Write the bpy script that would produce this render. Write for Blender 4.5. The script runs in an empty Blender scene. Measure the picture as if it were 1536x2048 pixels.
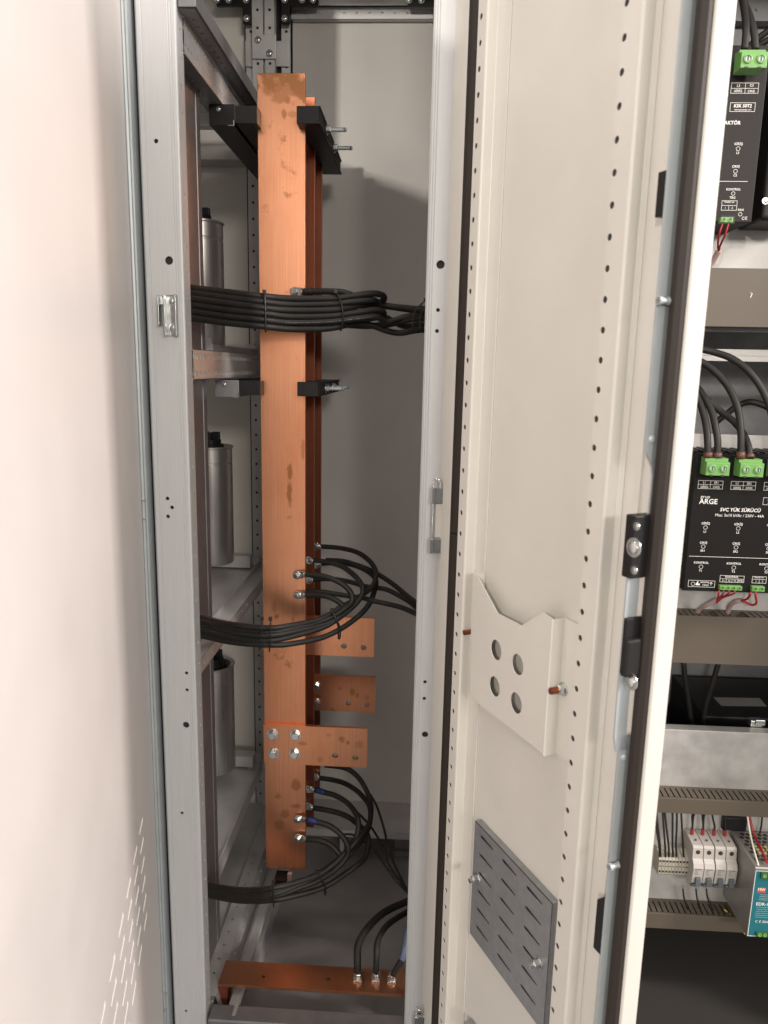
import bpy, bmesh, math, random
from mathutils import Vector, Matrix
from mathutils.geometry import tessellate_polygon
random.seed(7)
S = bpy.context.scene
COL = S.collection
V = Vector
pi = math.pi

# ------------------------------------------------------------------ camera model
FPX, CX, CY = 1488.27, 768.0, 1024.0
R = Matrix(((0.9985, 0.0291, -0.0461), (0.0507, -0.1891, 0.9806), (0.0198, -0.9815, -0.1903)))
_a = V(R[0]).normalized(); _b = V(R[1]); _b = (_b - _a * _b.dot(_a)).normalized(); _c = _a.cross(_b)
if _c.dot(V(R[2])) < 0: _c = -_c
R = Matrix((_a, _b, _c))
CAM = V((0, -1.25, 1.27))
def ray(x, y): return R @ V((x - CX, y - CY, FPX))
def P(x, y, Y):
    q = ray(x, y); return CAM + q * ((Y - CAM.y) / q.y)
def PX(x, y, X):
    q = ray(x, y); return CAM + q * ((X - CAM.x) / q.x)
def PZ(x, y, Z):
    q = ray(x, y); return CAM + q * ((Z - CAM.z) / q.z)

# ------------------------------------------------------------------ mesh builder
ROOT = {}
class MB:
    def __init__(s): s.bm = bmesh.new()
    def quad(s, *p):
        try: return s.bm.faces.new([s.bm.verts.new(V(q)) for q in p])
        except ValueError: return None
    def hexa(s, a, b):
        va = [s.bm.verts.new(V(p)) for p in a]; vb = [s.bm.verts.new(V(p)) for p in b]
        n = len(va)
        s.bm.faces.new(va); s.bm.faces.new(vb[::-1])
        for i in range(n):
            j = (i + 1) % n
            s.bm.faces.new((va[j], va[i], vb[i], vb[j]))
        return s
    def box(s, x0, y0, z0, x1, y1, z1, f=None):
        c = lambda x, y, z: f(x, y, z) if f else V((x, y, z))
        return s.hexa([c(x0, y0, z0), c(x1, y0, z0), c(x1, y1, z0), c(x0, y1, z0)],
                      [c(x0, y0, z1), c(x1, y0, z1), c(x1, y1, z1), c(x0, y1, z1)])
    def prism(s, pts, ext):
        return s.hexa([V(p) for p in pts], [V(p) + V(ext) for p in pts])
    def ribbon(s, pts, ext):                                   # open sheet swept along ext
        e = V(ext)
        va = [s.bm.verts.new(V(p)) for p in pts]; vb = [s.bm.verts.new(V(p) + e) for p in pts]
        for i in range(len(pts) - 1): s.bm.faces.new((va[i], va[i+1], vb[i+1], vb[i]))
        return s
    def ring(s, c, ax, r, n, ref=None):
        ax = V(ax).normalized()
        t = V(ref) if ref else (V((0, 0, 1)) if abs(ax.z) < .9 else V((1, 0, 0)))
        u = (t - ax * t.dot(ax)).normalized(); w = ax.cross(u)
        return [V(c) + (u * math.cos(2*pi*i/n) + w * math.sin(2*pi*i/n)) * r for i in range(n)]
    def cyl(s, p0, p1, r, n=16, r1=None, ref=None):
        ax = V(p1) - V(p0)
        s.hexa(s.ring(p0, ax, r, n, ref), s.ring(p1, ax, r if r1 is None else r1, n, ref)); return s
    def lathe(s, p0, ax, prof, n=28):
        ax = V(ax).normalized(); prev = None
        for (h, r) in prof:
            rg = [s.bm.verts.new(q) for q in s.ring(V(p0) + ax*h, ax, max(r, 1e-5), n)]
            if prev:
                for i in range(n):
                    j = (i+1) % n; s.bm.faces.new((prev[i], prev[j], rg[j], rg[i]))
            else: s.bm.faces.new(rg)
            prev = rg
        s.bm.faces.new(prev); return s
    def tube(s, pts, r, n=10, closed=False, flat=1.0):
        pts = [V(p) for p in pts]; m = len(pts); rings = []
        t0 = (pts[1] - pts[0]).normalized()
        up = V((0, 0, 1)) if abs(t0.z) < .9 else V((1, 0, 0))
        for i in range(m):
            a = pts[i-1] if (i or closed) else pts[i]; b = pts[(i+1) % m] if (i < m-1 or closed) else pts[i]
            t = (b - a).normalized()
            up = (up - t * up.dot(t))
            up = up.normalized() if up.length > 1e-6 else V((0, 1, 0))
            w = t.cross(up)
            rings.append([s.bm.verts.new(pts[i] + (up*math.cos(2*pi*k/n)*flat + w*math.sin(2*pi*k/n)) * r) for k in range(n)])
        for i in range(m if closed else m-1):
            A, B = rings[i], rings[(i+1) % m]
            for k in range(n):
                j = (k+1) % n; f = s.bm.faces.new((A[k], A[j], B[j], B[k])); f.smooth = True
        if not closed: s.bm.faces.new(rings[0][::-1]); s.bm.faces.new(rings[-1])
        return s
    def plate(s, outline, holes, thick):                        # planar sheet with real holes
        loops = [[V(p) for p in outline]] + [[V(p) for p in h] for h in holes]
        flat = [p for l in loops for p in l]; off = V(thick)
        fr = [s.bm.verts.new(p) for p in flat]; bk = [s.bm.verts.new(p + off) for p in flat]
        for t in tessellate_polygon(loops):
            if len(set(t)) == 3:
                try: s.bm.faces.new([fr[i] for i in t]); s.bm.faces.new([bk[i] for i in t][::-1])
                except ValueError: pass
        k = 0
        for l in loops:
            n = len(l)
            for i in range(n):
                a, b = k + i, k + (i+1) % n
                try: s.bm.faces.new((fr[a], fr[b], bk[b], bk[a]))
                except ValueError: pass
            k += n
        return s
    def strip(s, f, a0, a1, b0, b1, cents, bc, r, d=.002, sq=None, bcs=None, rs=None):   # long sheet with one row of punched holes
        # f(a, b, depth) -> point; depth d goes inwards
        ed = [a0] + [(cents[i] + cents[i+1]) / 2 for i in range(len(cents)-1)] + [a1]
        N = 12
        for i, c in enumerate(cents):
            A0, A1 = ed[i], ed[i+1]
            bc = bcs[i] if bcs else bc; r = rs[i] if rs else r
            angs = sorted(set([round(2*pi*k/N, 6) for k in range(N)]))
            cor = [math.atan2(y - bc, x - c) % (2*pi) for x in (A0, A1) for y in (b0, b1)]
            alls = sorted(angs + cor)
            inn, out, wal = [], [], []
            for t in alls:
                ct, st = math.cos(t), math.sin(t)
                ks = []
                if abs(ct) > 1e-9: ks.append(((A1 if ct > 0 else A0) - c) / ct)
                if abs(st) > 1e-9: ks.append(((b1 if st > 0 else b0) - bc) / st)
                k = min(ks)
                ri = r if not sq else min(r / max(abs(ct), 1e-6), sq / max(abs(st), 1e-6))
                inn.append(s.bm.verts.new(f(c + ct*ri, bc + st*ri, 0))); wal.append(s.bm.verts.new(f(c + ct*ri, bc + st*ri, d)))
                out.append(s.bm.verts.new(f(c + ct*k, bc + st*k, 0)))
            n = len(alls)
            for q in range(n):
                j = (q+1) % n
                s.bm.faces.new((inn[q], inn[j], out[j], out[q])); s.bm.faces.new((inn[q], inn[j], wal[j], wal[q]))
        return s
    def text(s, txt, c, ex, ey, size, bold=0.0, align='CENTER', shear=0.0, wide=1.0):
        cu = bpy.data.curves.new('lettering', 'FONT'); cu.body = txt; cu.size = 1; cu.align_x = align; cu.align_y = 'CENTER'
        cu.offset = bold; cu.shear = shear; cu.resolution_u = 2
        o = bpy.data.objects.new('lettering', cu); COL.objects.link(o)
        dg = bpy.context.evaluated_depsgraph_get(); dg.update()
        me = o.evaluated_get(dg).to_mesh()
        vs = [s.bm.verts.new(V(c) + V(ex) * (v.co.x * size * wide) + V(ey) * (v.co.y * size)) for v in me.vertices]
        for p in me.polygons:
            try: s.bm.faces.new([vs[i] for i in p.vertices])
            except ValueError: pass
        o.evaluated_get(dg).to_mesh_clear()
        bpy.data.objects.remove(o); bpy.data.curves.remove(cu)
        return s
    def frame(s, c, ex, ey, w, h, t):                            # printed outline rectangle
        c, ex, ey = V(c), V(ex), V(ey)
        q = lambda a, b: c + ex*a + ey*b
        for (x0, x1, y0, y1) in ((-w/2, w/2, h/2-t, h/2), (-w/2, w/2, -h/2, -h/2+t), (-w/2, -w/2+t, -h/2+t, h/2-t), (w/2-t, w/2, -h/2+t, h/2-t)):
            s.quad(q(x0, y0), q(x1, y0), q(x1, y1), q(x0, y1))
        return s
    def circ(s, c, ex, ey, r, t, n=14):
        c, ex, ey = V(c), V(ex), V(ey)
        g = lambda a, k: c + ex*math.cos(a)*k + ey*math.sin(a)*k
        for i in range(n):
            a, b = 2*pi*i/n, 2*pi*(i+1)/n
            s.quad(g(a, r), g(b, r), g(b, r-t), g(a, r-t))
        return s
    def build(s, name, mat, parent=None, bevel=0, smooth=False, label=None, recalc=True, seg=2):
        bm = s.bm
        if recalc: bmesh.ops.recalc_face_normals(bm, faces=bm.faces[:])
        if smooth:
            for f in bm.faces: f.smooth = True
        off = V((0, 0, 0)); q = parent
        while q is not None: off += V(q.location); q = q.parent
        if parent is None and name in ORIG: off = ORIG[name]
        for v in bm.verts: v.co -= off
        me = bpy.data.meshes.new(name); bm.to_mesh(me); bm.free()
        me.materials.append(mat)
        o = bpy.data.objects.new(name, me); COL.objects.link(o)
        if parent is not None: o.parent = parent
        if smooth and not bevel:
            try: me.set_sharp_from_angle(angle=math.radians(40))
            except Exception: pass
        if bevel:
            b = o.modifiers.new('edge', 'BEVEL'); b.width = bevel; b.segments = seg; b.limit_method = 'ANGLE'; b.angle_limit = math.radians(40)
        if label: o['label'] = label
        return o
ORIG = {}
def thing(name, label, cat, loc=(0, 0, 0), group=None):
    o = bpy.data.objects.new(name, None); COL.objects.link(o); o.location = loc; o.empty_display_size = .02
    o['label'] = label; o['category'] = cat
    if group: o['group'] = group
    return o
def tag(o, label, cat, group=None):
    o['label'] = label; o['category'] = cat
    if group: o['group'] = group
    return o
def copy_tree(o, parent=None):
    c = o.copy(); COL.objects.link(c)
    if parent is not None: c.parent = parent
    for ch in list(o.children): copy_tree(ch, c)
    return c
def spline(pts, sub=8):
    pts = [V(p) for p in pts]; out = []
    q = [pts[0]*2 - pts[1]] + pts + [pts[-1]*2 - pts[-2]]
    for i in range(1, len(q)-2):
        a, b, c, d = q[i-1], q[i], q[i+1], q[i+2]
        for k in range(sub):
            t = k / sub
            out.append(.5 * ((2*b) + (c-a)*t + (2*a-5*b+4*c-d)*t*t + (3*b-a-3*c+d)*t**3))
    out.append(pts[-1]); return out

# ------------------------------------------------------------------ materials
def mat(name, col, rough=.5, metal=0., bump=0., bscale=300., var=0., vscale=8., spec=.5, stretch=(1, 1, 1), coat=0., rvar=0., aniso=0.):
    m = bpy.data.materials.new(name); m.use_nodes = True
    nt = m.node_tree; N = nt.nodes; L = nt.links
    b = N['Principled BSDF']
    b.inputs['Base Color'].default_value = (*col, 1); b.inputs['Roughness'].default_value = rough; b.inputs['Metallic'].default_value = metal
    b.inputs['Specular IOR Level'].default_value = spec
    if coat: b.inputs['Coat Weight'].default_value = coat; b.inputs['Coat Roughness'].default_value = .15
    g = N.new('ShaderNodeNewGeometry')
    mp = N.new('ShaderNodeMapping'); mp.inputs['Scale'].default_value = stretch
    L.new(g.outputs['Position'], mp.inputs['Vector'])
    if var or rvar:
        n = N.new('ShaderNodeTexNoise'); n.inputs['Scale'].default_value = vscale; n.inputs['Detail'].default_value = 6; n.inputs['Roughness'].default_value = .6
        L.new(mp.outputs[0], n.inputs['Vector'])
        if var:
            mx = N.new('ShaderNodeMix'); mx.data_type = 'RGBA'; mx.blend_type = 'MIX'
            mx.inputs[6].default_value = (*[c*(1-var) for c in col], 1); mx.inputs[7].default_value = (*[min(1, c*(1+var)) for c in col], 1)
            cr = N.new('ShaderNodeMapRange'); cr.inputs[1].default_value = .3; cr.inputs[2].default_value = .7
            L.new(n.outputs['Fac'], cr.inputs[0]); L.new(cr.outputs[0], mx.inputs[0]); L.new(mx.outputs[2], b.inputs['Base Color'])
        if rvar:
            cr2 = N.new('ShaderNodeMapRange'); cr2.inputs[1].default_value = .3; cr2.inputs[2].default_value = .7
            cr2.inputs[3].default_value = max(.05, rough-rvar); cr2.inputs[4].default_value = min(1, rough+rvar)
            L.new(n.outputs['Fac'], cr2.inputs[0]); L.new(cr2.outputs[0], b.inputs['Roughness'])
    if bump:
        n2 = N.new('ShaderNodeTexNoise'); n2.inputs['Scale'].default_value = bscale; n2.inputs['Detail'].default_value = 3
        L.new(mp.outputs[0], n2.inputs['Vector'])
        bp = N.new('ShaderNodeBump'); bp.inputs['Strength'].default_value = bump; bp.inputs['Distance'].default_value = .001
        L.new(n2.outputs['Fac'], bp.inputs['Height']); L.new(bp.outputs[0], b.inputs['Normal'])
    return m

M = {}
M['paint'] = mat('light_grey_paint', (.60, .575, .53), .42, bump=.22, bscale=700, var=.03, vscale=7, rvar=.07)
M['paint_outer'] = mat('white_paint', (.67, .622, .602), .36, bump=.2, bscale=700, var=.02, vscale=5, rvar=.06)
M['slot_light'] = mat('slot_light_white', (.88, .86, .82), .3)  # whiter colour imitating light shining through the left door slots
M['back'] = mat('grey_panel_paint', (.60, .57, .54), .40, bump=.10, bscale=700, var=.04, vscale=6)
M['galv'] = mat('galvanised_post', (.57, .575, .58), .52, metal=.2, bump=.04, bscale=40, var=.045, vscale=12, stretch=(30, 30, .8), rvar=.05)
M['galv_in'] = mat('galvanised_inner', (.56, .55, .545), .42, metal=.5, bump=.06, bscale=60, var=.10, vscale=14, rvar=.08)
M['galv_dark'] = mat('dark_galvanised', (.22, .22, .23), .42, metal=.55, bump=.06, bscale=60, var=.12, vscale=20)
M['plate'] = mat('spangled_zinc_plate', (.46, .445, .43), .48, metal=.4, bump=.12, bscale=240, var=.13, vscale=22, rvar=.09)
M['zinc'] = mat('zinc_bolt', (.60, .61, .60), .24, metal=.95, bump=.05, bscale=500, var=.1, vscale=200)
M['steelrod'] = mat('bluish_zinc', (.44, .475, .49), .45, metal=.4, var=.06, vscale=30)
M['can'] = mat('aluminium_can', (.55, .53, .515), .32, metal=.85, bump=.03, bscale=20, var=.06, vscale=8, stretch=(14, 14, .6), rvar=.06)
M['black'] = mat('black_plastic', (.011, .0105, .011), .45, bump=.05, bscale=600, spec=.28)
M['blackrough'] = mat('black_moulding', (.013, .012, .012), .55, bump=.2, bscale=500, spec=.28)
M['cable'] = mat('black_cable_sheath', (.016, .0145, .0135), .54, bump=.12, bscale=220, spec=.35, var=.2, vscale=40)
M['tie'] = mat('black_nylon', (.018, .017, .017), .32)
M['rubber'] = mat('brown_black_gasket', (.026, .019, .0155), .6, bump=.1, bscale=300, spec=.3)
M['dark'] = mat('painted_shade', (.03, .027, .025), .7)  # near-black colour standing in for shade inside holes, recesses and interiors
M['floor'] = mat('floor_sheet', (.27, .25, .245), .38, metal=.2, bump=.05, bscale=400, var=.10, vscale=9)
M['module'] = mat('black_powder_coat', (.0085, .0075, .0072), .55, bump=.15, bscale=1200, spec=.15)
M['ink'] = mat('white_ink', (.72, .70, .67), .6)
M['green'] = mat('green_terminal_plastic', (.14, .315, .085), .38, bump=.04, bscale=500)
M['duct'] = mat('grey_pvc_duct', (.095, .077, .058), .5, bump=.06, bscale=500, var=.02)
M['mcb'] = mat('off_white_plastic', (.43, .40, .37), .38, bump=.04, bscale=700)
M['mcbtext'] = mat('grey_print', (.12, .11, .11), .6)
M['toggle'] = mat('grey_toggle', (.10, .115, .13), .35)
M['tblock'] = mat('beige_terminal', (.36, .33, .27), .45)
M['red'] = mat('red_insulation', (.30, .014, .017), .38)
M['redferrule'] = mat('red_ferrule', (.26, .018, .018), .4)
M['heatshrink'] = mat('brown_sleeve', (.10, .04, .03), .5)
M['pink'] = mat('pale_sheath', (.46, .33, .31), .5)
M['white'] = mat('white_insulation', (.74, .70, .62), .45)
M['blue'] = mat('blue_tape', (.010, .026, .13), .4)
M['paleblue'] = mat('pale_blue_tape', (.10, .135, .20), .45)
M['yellow'] = mat('yellow_insulation', (.55, .42, .06), .45)
M['teal'] = mat('teal_label', (.012, .135, .165), .35)
M['logo'] = mat('red_logo', (.62, .06, .05), .4)
M['ledyellow'] = mat('pale_yellow_parts', (.42, .36, .16), .4)
M['darkgreen'] = mat('dark_green_terminal', (.03, .10, .03), .45)
M['filter'] = mat('grey_filter', (.06, .06, .06), .8)
M['bracket'] = mat('zinc_bracket', (.42, .43, .43), .22, metal=.95, bump=.05, bscale=300, var=.15, vscale=90)
M['fadedink'] = mat('faded_cable_print', (.20, .19, .18), .6)
M['psu'] = mat('supply_case_metal', (.30, .285, .265), .42, metal=.5, bump=.05, bscale=300, var=.06, vscale=30)
M['redoxide'] = mat('red_insulator', (.14, .03, .018), .5)

def copper(name, blobs, edge=False, dull=1.0, topstain=None, red=1.0):
    m = bpy.data.materials.new(name); m.use_nodes = True
    nt = m.node_tree; N = nt.nodes; L = nt.links; b = N['Principled BSDF']
    b.inputs['Metallic'].default_value = .93
    g = N.new('ShaderNodeNewGeometry')
    sep = N.new('ShaderNodeSeparateXYZ'); L.new(g.outputs['Position'], sep.inputs[0])
    def mth(op, a, c=None, d=None):
        n = N.new('ShaderNodeMath'); n.operation = op
        for i, v in enumerate((a, c, d)):
            if v is None: continue
            if isinstance(v, (int, float)): n.inputs[i].default_value = v
            else: L.new(v, n.inputs[i])
        return n.outputs[0]
    def noise(scale, stretch=(1, 1, 1), det=5, rough=.6):
        mp = N.new('ShaderNodeMapping'); mp.inputs['Scale'].default_value = stretch; L.new(g.outputs['Position'], mp.inputs[0])
        n = N.new('ShaderNodeTexNoise'); n.inputs['Scale'].default_value = scale; n.inputs['Detail'].default_value = det; n.inputs['Roughness'].default_value = rough
        L.new(mp.outputs[0], n.inputs[0]); return n.outputs['Fac']
    def rng(v, a, b_, c, d):
        n = N.new('ShaderNodeMapRange'); n.interpolation_type = 'SMOOTHSTEP'
        n.inputs[1].default_value = a; n.inputs[2].default_value = b_; n.inputs[3].default_value = c; n.inputs[4].default_value = d
        L.new(v, n.inputs[0]); return n.outputs[0]
    def mix(f, A, B):
        n = N.new('ShaderNodeMix'); n.data_type = 'RGBA'
        L.new(f, n.inputs[0])
        for i, v in ((6, A), (7, B)):
            if isinstance(v, tuple): n.inputs[i].default_value = (*v, 1)
            else: L.new(v, n.inputs[i])
        return n.outputs[2]
    streak = noise(9, (170, 170, .5), 3)
    cloud = noise(7, (1, 1, .6), 5)
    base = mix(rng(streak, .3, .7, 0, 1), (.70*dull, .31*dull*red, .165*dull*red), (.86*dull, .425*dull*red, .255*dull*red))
    base = mix(rng(cloud, .40, .75, 0, .6), base, (.66*dull, .265*dull, .125*dull))
    fine = noise(55, (1, 1, 1), 6, .65)
    med = noise(22, (1, 1, 1), 5, .6)
    spots = rng(med, .60, .80, 0, .28)
    if topstain:
        z0, z1 = topstain
        ramp = rng(sep.outputs[2], z0, z1, 0, .20)
        st = mth('ADD', med, ramp)
        spots = mth('MAXIMUM', spots, rng(st, .62, .74, 0, .8))
    acc = spots
    wob = mth('MULTIPLY', mth('SUBTRACT', noise(42, (1, 1, 1), 7, .7), .5), 2.6)
    for (x, z, rx, rz, k) in blobs:
        dx = mth('DIVIDE', mth('SUBTRACT', sep.outputs[0], x), rx)
        dz = mth('DIVIDE', mth('SUBTRACT', sep.outputs[2], z), rz)
        d = mth('SQRT', mth('ADD', mth('MULTIPLY', dx, dx), mth('MULTIPLY', dz, dz)))
        d = mth('ADD', d, wob)
        acc = mth('MAXIMUM', acc, rng(d, .55, 1.25, k*.85, 0))
    colr = mix(acc, base, (.33*dull, .135*dull, .05*dull))
    L.new(colr, b.inputs['Base Color'])
    L.new(rng(streak, .25, .75, .27, .34), b.inputs['Roughness'])
    bp = N.new('ShaderNodeBump'); bp.inputs['Strength'].default_value = .07; bp.inputs['Distance'].default_value = .001
    L.new(noise(25, (60, 60, .5), 3), bp.inputs['Height']); L.new(bp.outputs[0], b.inputs['Normal'])
    return m
_s = P(580, 968, .3)
BL = [(P(x, y, .3).x, P(x, y, .3).z, rx, rz, k) for (x, y, rx, rz, k) in (
    (580, 945, .006, .022, .95), (579, 985, .006, .028, .95), (606, 900, .004, .022, .6), (568, 228, .005, .010, .8), (585, 228, .010, .006, .5),
    (545, 175, .022, .018, .75), (560, 195, .018, .012, .7), (585, 175, .022, .016, .65), (590, 186, .006, .008, .85), (575, 200, .006, .007, .8),
    (592, 1570, .010, .012, .7), (586, 1240, .007, .010, .45), (548, 1215, .005, .014, .45), (570, 1628, .012, .010, .55), (562, 1650, .014, .012, .5), (592, 1612, .012, .006, .7))]
M['copper'] = copper('copper_stained', BL, topstain=(1.74, 1.80))
M['copper_b'] = copper('copper_shaded', [], dull=.46, red=.72)  # copper with the shade on the rear bars put into its colour
BF = [(P(x, y, .29).x, P(x, y, .29).z, rx, rz, k) for (x, y, rx, rz, k) in (
    (684, 1478, .007, .009, .7), (696, 1485, .004, .006, .7), (718, 1490, .008, .009, .4), (657, 1470, .006, .005, .45), (605, 1487, .009, .004, .55), (640, 1520, .006, .007, .4))]
M['copper_f'] = copper('copper_flag', BF)
M['copper_e'] = copper('copper_earth', [], dull=.74)

# ------------------------------------------------------------------ small fittings
def hexbolt(parent, c, ax, r, h=.006, washer=True, name='bolt', mt=None, rot=0.):
    c = V(c); ax = V(ax).normalized(); mb = MB()
    k = 0
    if washer:
        mb.lathe(c, ax, [(0, r*1.30), (.0016, r*1.30), (.0019, r*1.22)], 20); k = .0019
    t = V((math.sin(rot), 0, math.cos(rot))) if abs(ax.z) < .9 else V((math.cos(rot), math.sin(rot), 0))
    mb.cyl(c + ax*k, c + ax*(k + h*.85), r, 6, ref=t)
    mb.cyl(c + ax*(k + h*.85), c + ax*(k + h), r*.93, 6, r1=r*.80, ref=t)
    return mb.build(name, mt or M['zinc'], parent, bevel=.0004)
def panscrew(parent, c, ax, r, name='screw'):
    mb = MB(); c = V(c); ax = V(ax).normalized()
    mb.lathe(c, ax, [(0, r*1.5), (.001, r*1.5), (.0011, r), (r*.45, r*.92), (r*.62, r*.62), (r*.66, r*.3)], 18)
    t = V((0, 0, 1)); w = ax.cross(t).normalized()
    o = mb.build(name, M['zinc'], parent, smooth=True)
    return o

# =================================================================== SWITCHGEAR CABINET (bus bar compartment)
cab = thing('switchgear_cabinet', 'open light grey switchgear cabinet frame of galvanised posts around the copper bars', 'cabinet', (-.2, .38, -.12))
ZB, ZT = -.14, 2.29
XL0, XL1 = -.4595, -.3945
# left front post: face with rolled grooves and punched holes, inner flange with a row of holes
def post_face(parent, x0, x1, g, holes, y0, name):
    mb = MB()
    prof = [(x0, y0 + .035), (x0, y0 + .003), (x0 + .003, y0)]
    def groove(x): return [(x - .0009, y0), (x, y0 + .0009), (x + .0009, y0)]
    gl, gr = g
    # left part
    left = prof + groove(gl[0]) + (groove(gl[1]) if len(gl) > 1 else [])
    mb.ribbon([(x, y, ZB) for x, y in left], (0, 0, ZT - ZB))
    right = []
    for q in gr: right += groove(q)
    right += [(x1 - .003, y0), (x1 - .0009, y0 + .0009), (x1, y0 + .003)]
    mb.ribbon([(x, y, ZB) for x, y in right], (0, 0, ZT - ZB))
    a, b = left[-1][0], right[0][0]
    hh = sorted(holes, key=lambda q: q[1])
    mb.strip(lambda u_, v_, d: V((v_, y0 + d, u_)), ZB, ZT, a, b, [q[1] for q in hh], 0, .003, .003, bcs=[q[0] for q in hh], rs=[q[2] for q in hh])
    return mb
def pholes(L_): return [(P(x, y, 0).x, P(x, y, 0).z, r) for x, y, r in L_]
mb = post_face(cab, XL0, XL1, ([XL0 + .010], [XL1 - .013, XL1 - .009]), pholes([
    (312, 282, .0036), (338, 521, .0068), (335, 997, .0034), (344, 1015, .0034), (336, 1033, .0034), (373, 1346, .0032), (374, 1380, .0032),
    (372, 1450, .0062), (364, 1626, .0030), (372, 2022, .0030)]), 0, 'front_post')
f = lambda a, b, d: V((XL1 - d, b, a))
cs = [ZB + .02 + i*.0405 for i in range(int((ZT - ZB - .03)/.0405))]
mb.strip(f, ZB, ZT, .003, .034, cs, .020, .0028)
mb.ribbon([(XL1, .034, ZB), (XL1 - .018, .036, ZB)], (0, 0, ZT - ZB))
mb.quad((XL0, .0345, ZB), (XL1 - .02, .0345, ZB), (XL1 - .02, .0345, ZT), (XL0, .0345, ZT))
front_post = mb.build('front_post', M['galv'], cab)
mb = MB(); mb.box(XL0 + .002, .0060, ZB, XL1 - .0045, .032, ZT - .01); mb.build('post_shade', M['dark'], front_post)  # dark filler painting the shade behind the post holes
# catch bracket screwed on the left post
k0 = P(342, 630, 0); br = MB()
br.box(k0.x - .006, -.0025, k0.z - .034, k0.x + .011, 0, k0.z + .032)
br.box(k0.x + .009, -.013, k0.z - .034, k0.x + .0125, 0, k0.z + .032)
br.box(k0.x - .0075, -.017, k0.z - .034, k0.x - .0045, 0, k0.z + .030)
br.box(k0.x - .017, -.017, k0.z - .018, k0.x - .0145, -.0005, k0.z + .030)
br.box(k0.x - .017, -.0035, k0.z + .016, k0.x - .004, -.0005, k0.z + .030)
cb = br.build('catch_bracket', M['bracket'], front_post, bevel=.0008)
panscrew(front_post, (k0.x + .003, -.0025, k0.z + .022), (0, -1, 0), .0052); panscrew(front_post, (k0.x + .004, -.0025, k0.z - .021), (0, -1, 0), .0052)
# right front post
XR0, XR1 = .0015, .062
mb = post_face(cab, XR0, XR1, ([XR0 + .006, XR0 + .010], [XR1 - .010]), pholes([
    (881, 529, .0068), (876, 620, .0032), (874, 662, .0032), (850, 1364, .0032), (848.5, 1397, .0032), (850, 1469, .0058)]), 0, 'front_post')
mb.quad((XR0, .0345, ZB), (XR1, .0345, ZB), (XR1, .0345, ZT), (XR0, .0345, ZT))
fp2 = mb.build('front_post', M['galv'], cab)
mb = MB(); mb.box(XR0 + .002, .0060, ZB, XR1 - .002, .032, ZT - .01); mb.build('post_shade', M['dark'], fp2)  # same dark filler, shade behind the right post holes

# rear wall of the compartment, rear frame rails and posts
YB = .78
mb = MB(); mb.box(-.36, YB, -.13, .12, YB + .002, 2.295)
mb.build('back_panel', M['back'], cab)
mb = MB()
for (x0, x1) in ((-.457, -.4335), (P(562, 60, .74).x, P(580, 60, .74).x)):
    mb.strip(lambda a, b, d: V((b, .745 + d, a)), -.13, 2.295, x0, x1, [-.10 + .0395*i for i in range(60)], (x0 + x1)/2 + .001, .0036)
    mb.box(x0, .758, -.13, x1, .778, 2.295)
mb.build('rear_flange', M['galv_in'], cab)
mb = MB()
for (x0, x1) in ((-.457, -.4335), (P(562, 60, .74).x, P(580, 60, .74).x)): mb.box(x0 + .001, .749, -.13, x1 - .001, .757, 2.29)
mb.build('post_shade', M['dark'], cab)  # dark sheets standing in for shade behind the flange holes
mb = MB()
c0, c1, c2, c3 = [P(x, 60, .73).x for x in (505, 527, 530.5, 550)]
for x0, x1 in ((c0, c1), (c2, c3)):
    mb.strip(lambda a, b, d: V((b, .725 + d, a)), -.13, 2.295, x0, x1, [-.10 + .0395*i for i in range(60)], (x0 + x1)/2, .0036)
    mb.box(x0, .738, -.13, x1, .776, 2.295)
mb.build('rear_post', M['galv_in'], cab)
mb = MB()
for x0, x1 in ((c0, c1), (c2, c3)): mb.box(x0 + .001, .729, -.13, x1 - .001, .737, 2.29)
mb.build('post_shade', M['dark'], cab)  # dark sheets standing in for shade behind the rear post holes
mb = MB(); mb.box(c1, .735, -.13, c2, .74, 2.295); mb.build('joint_seal', M['white'], cab)
mb = MB()
x0, x1 = P(487, 60, .74).x - .001, P(550, 60, .73).x + .012
mb.box(x0 + .001, .752, -.13, P(580, 60, .74).x, .779, 2.295); mb.build('post_shade', M['black'], cab)  # black backing for shade in the gaps between the rear posts
# splice plate with two screws, side wings
sp = MB(); a, b = P(504.5, 118, .72), P(552, 69, .72)
sp.box(a.x, .7185, a.z, b.x, .7245, b.z)
w0, w1 = P(561, 130, .73), P(577, 78, .73); sp.box(w0.x - .014, .739, w0.z, w1.x, .7445, w1.z)
w0, w1 = P(489, 130, .73), P(505, 78, .73); sp.box(w0.x, .739, w0.z, w1.x + .004, .7445, w1.z)
spl = sp.build('splice_plate', M['galv_in'], cab, bevel=.0015)
panscrew(spl, P(516, 80, .7185), (0, -1, 0), .0058); panscrew(spl, P(539, 107, .7185), (0, -1, 0), .0058)
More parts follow.
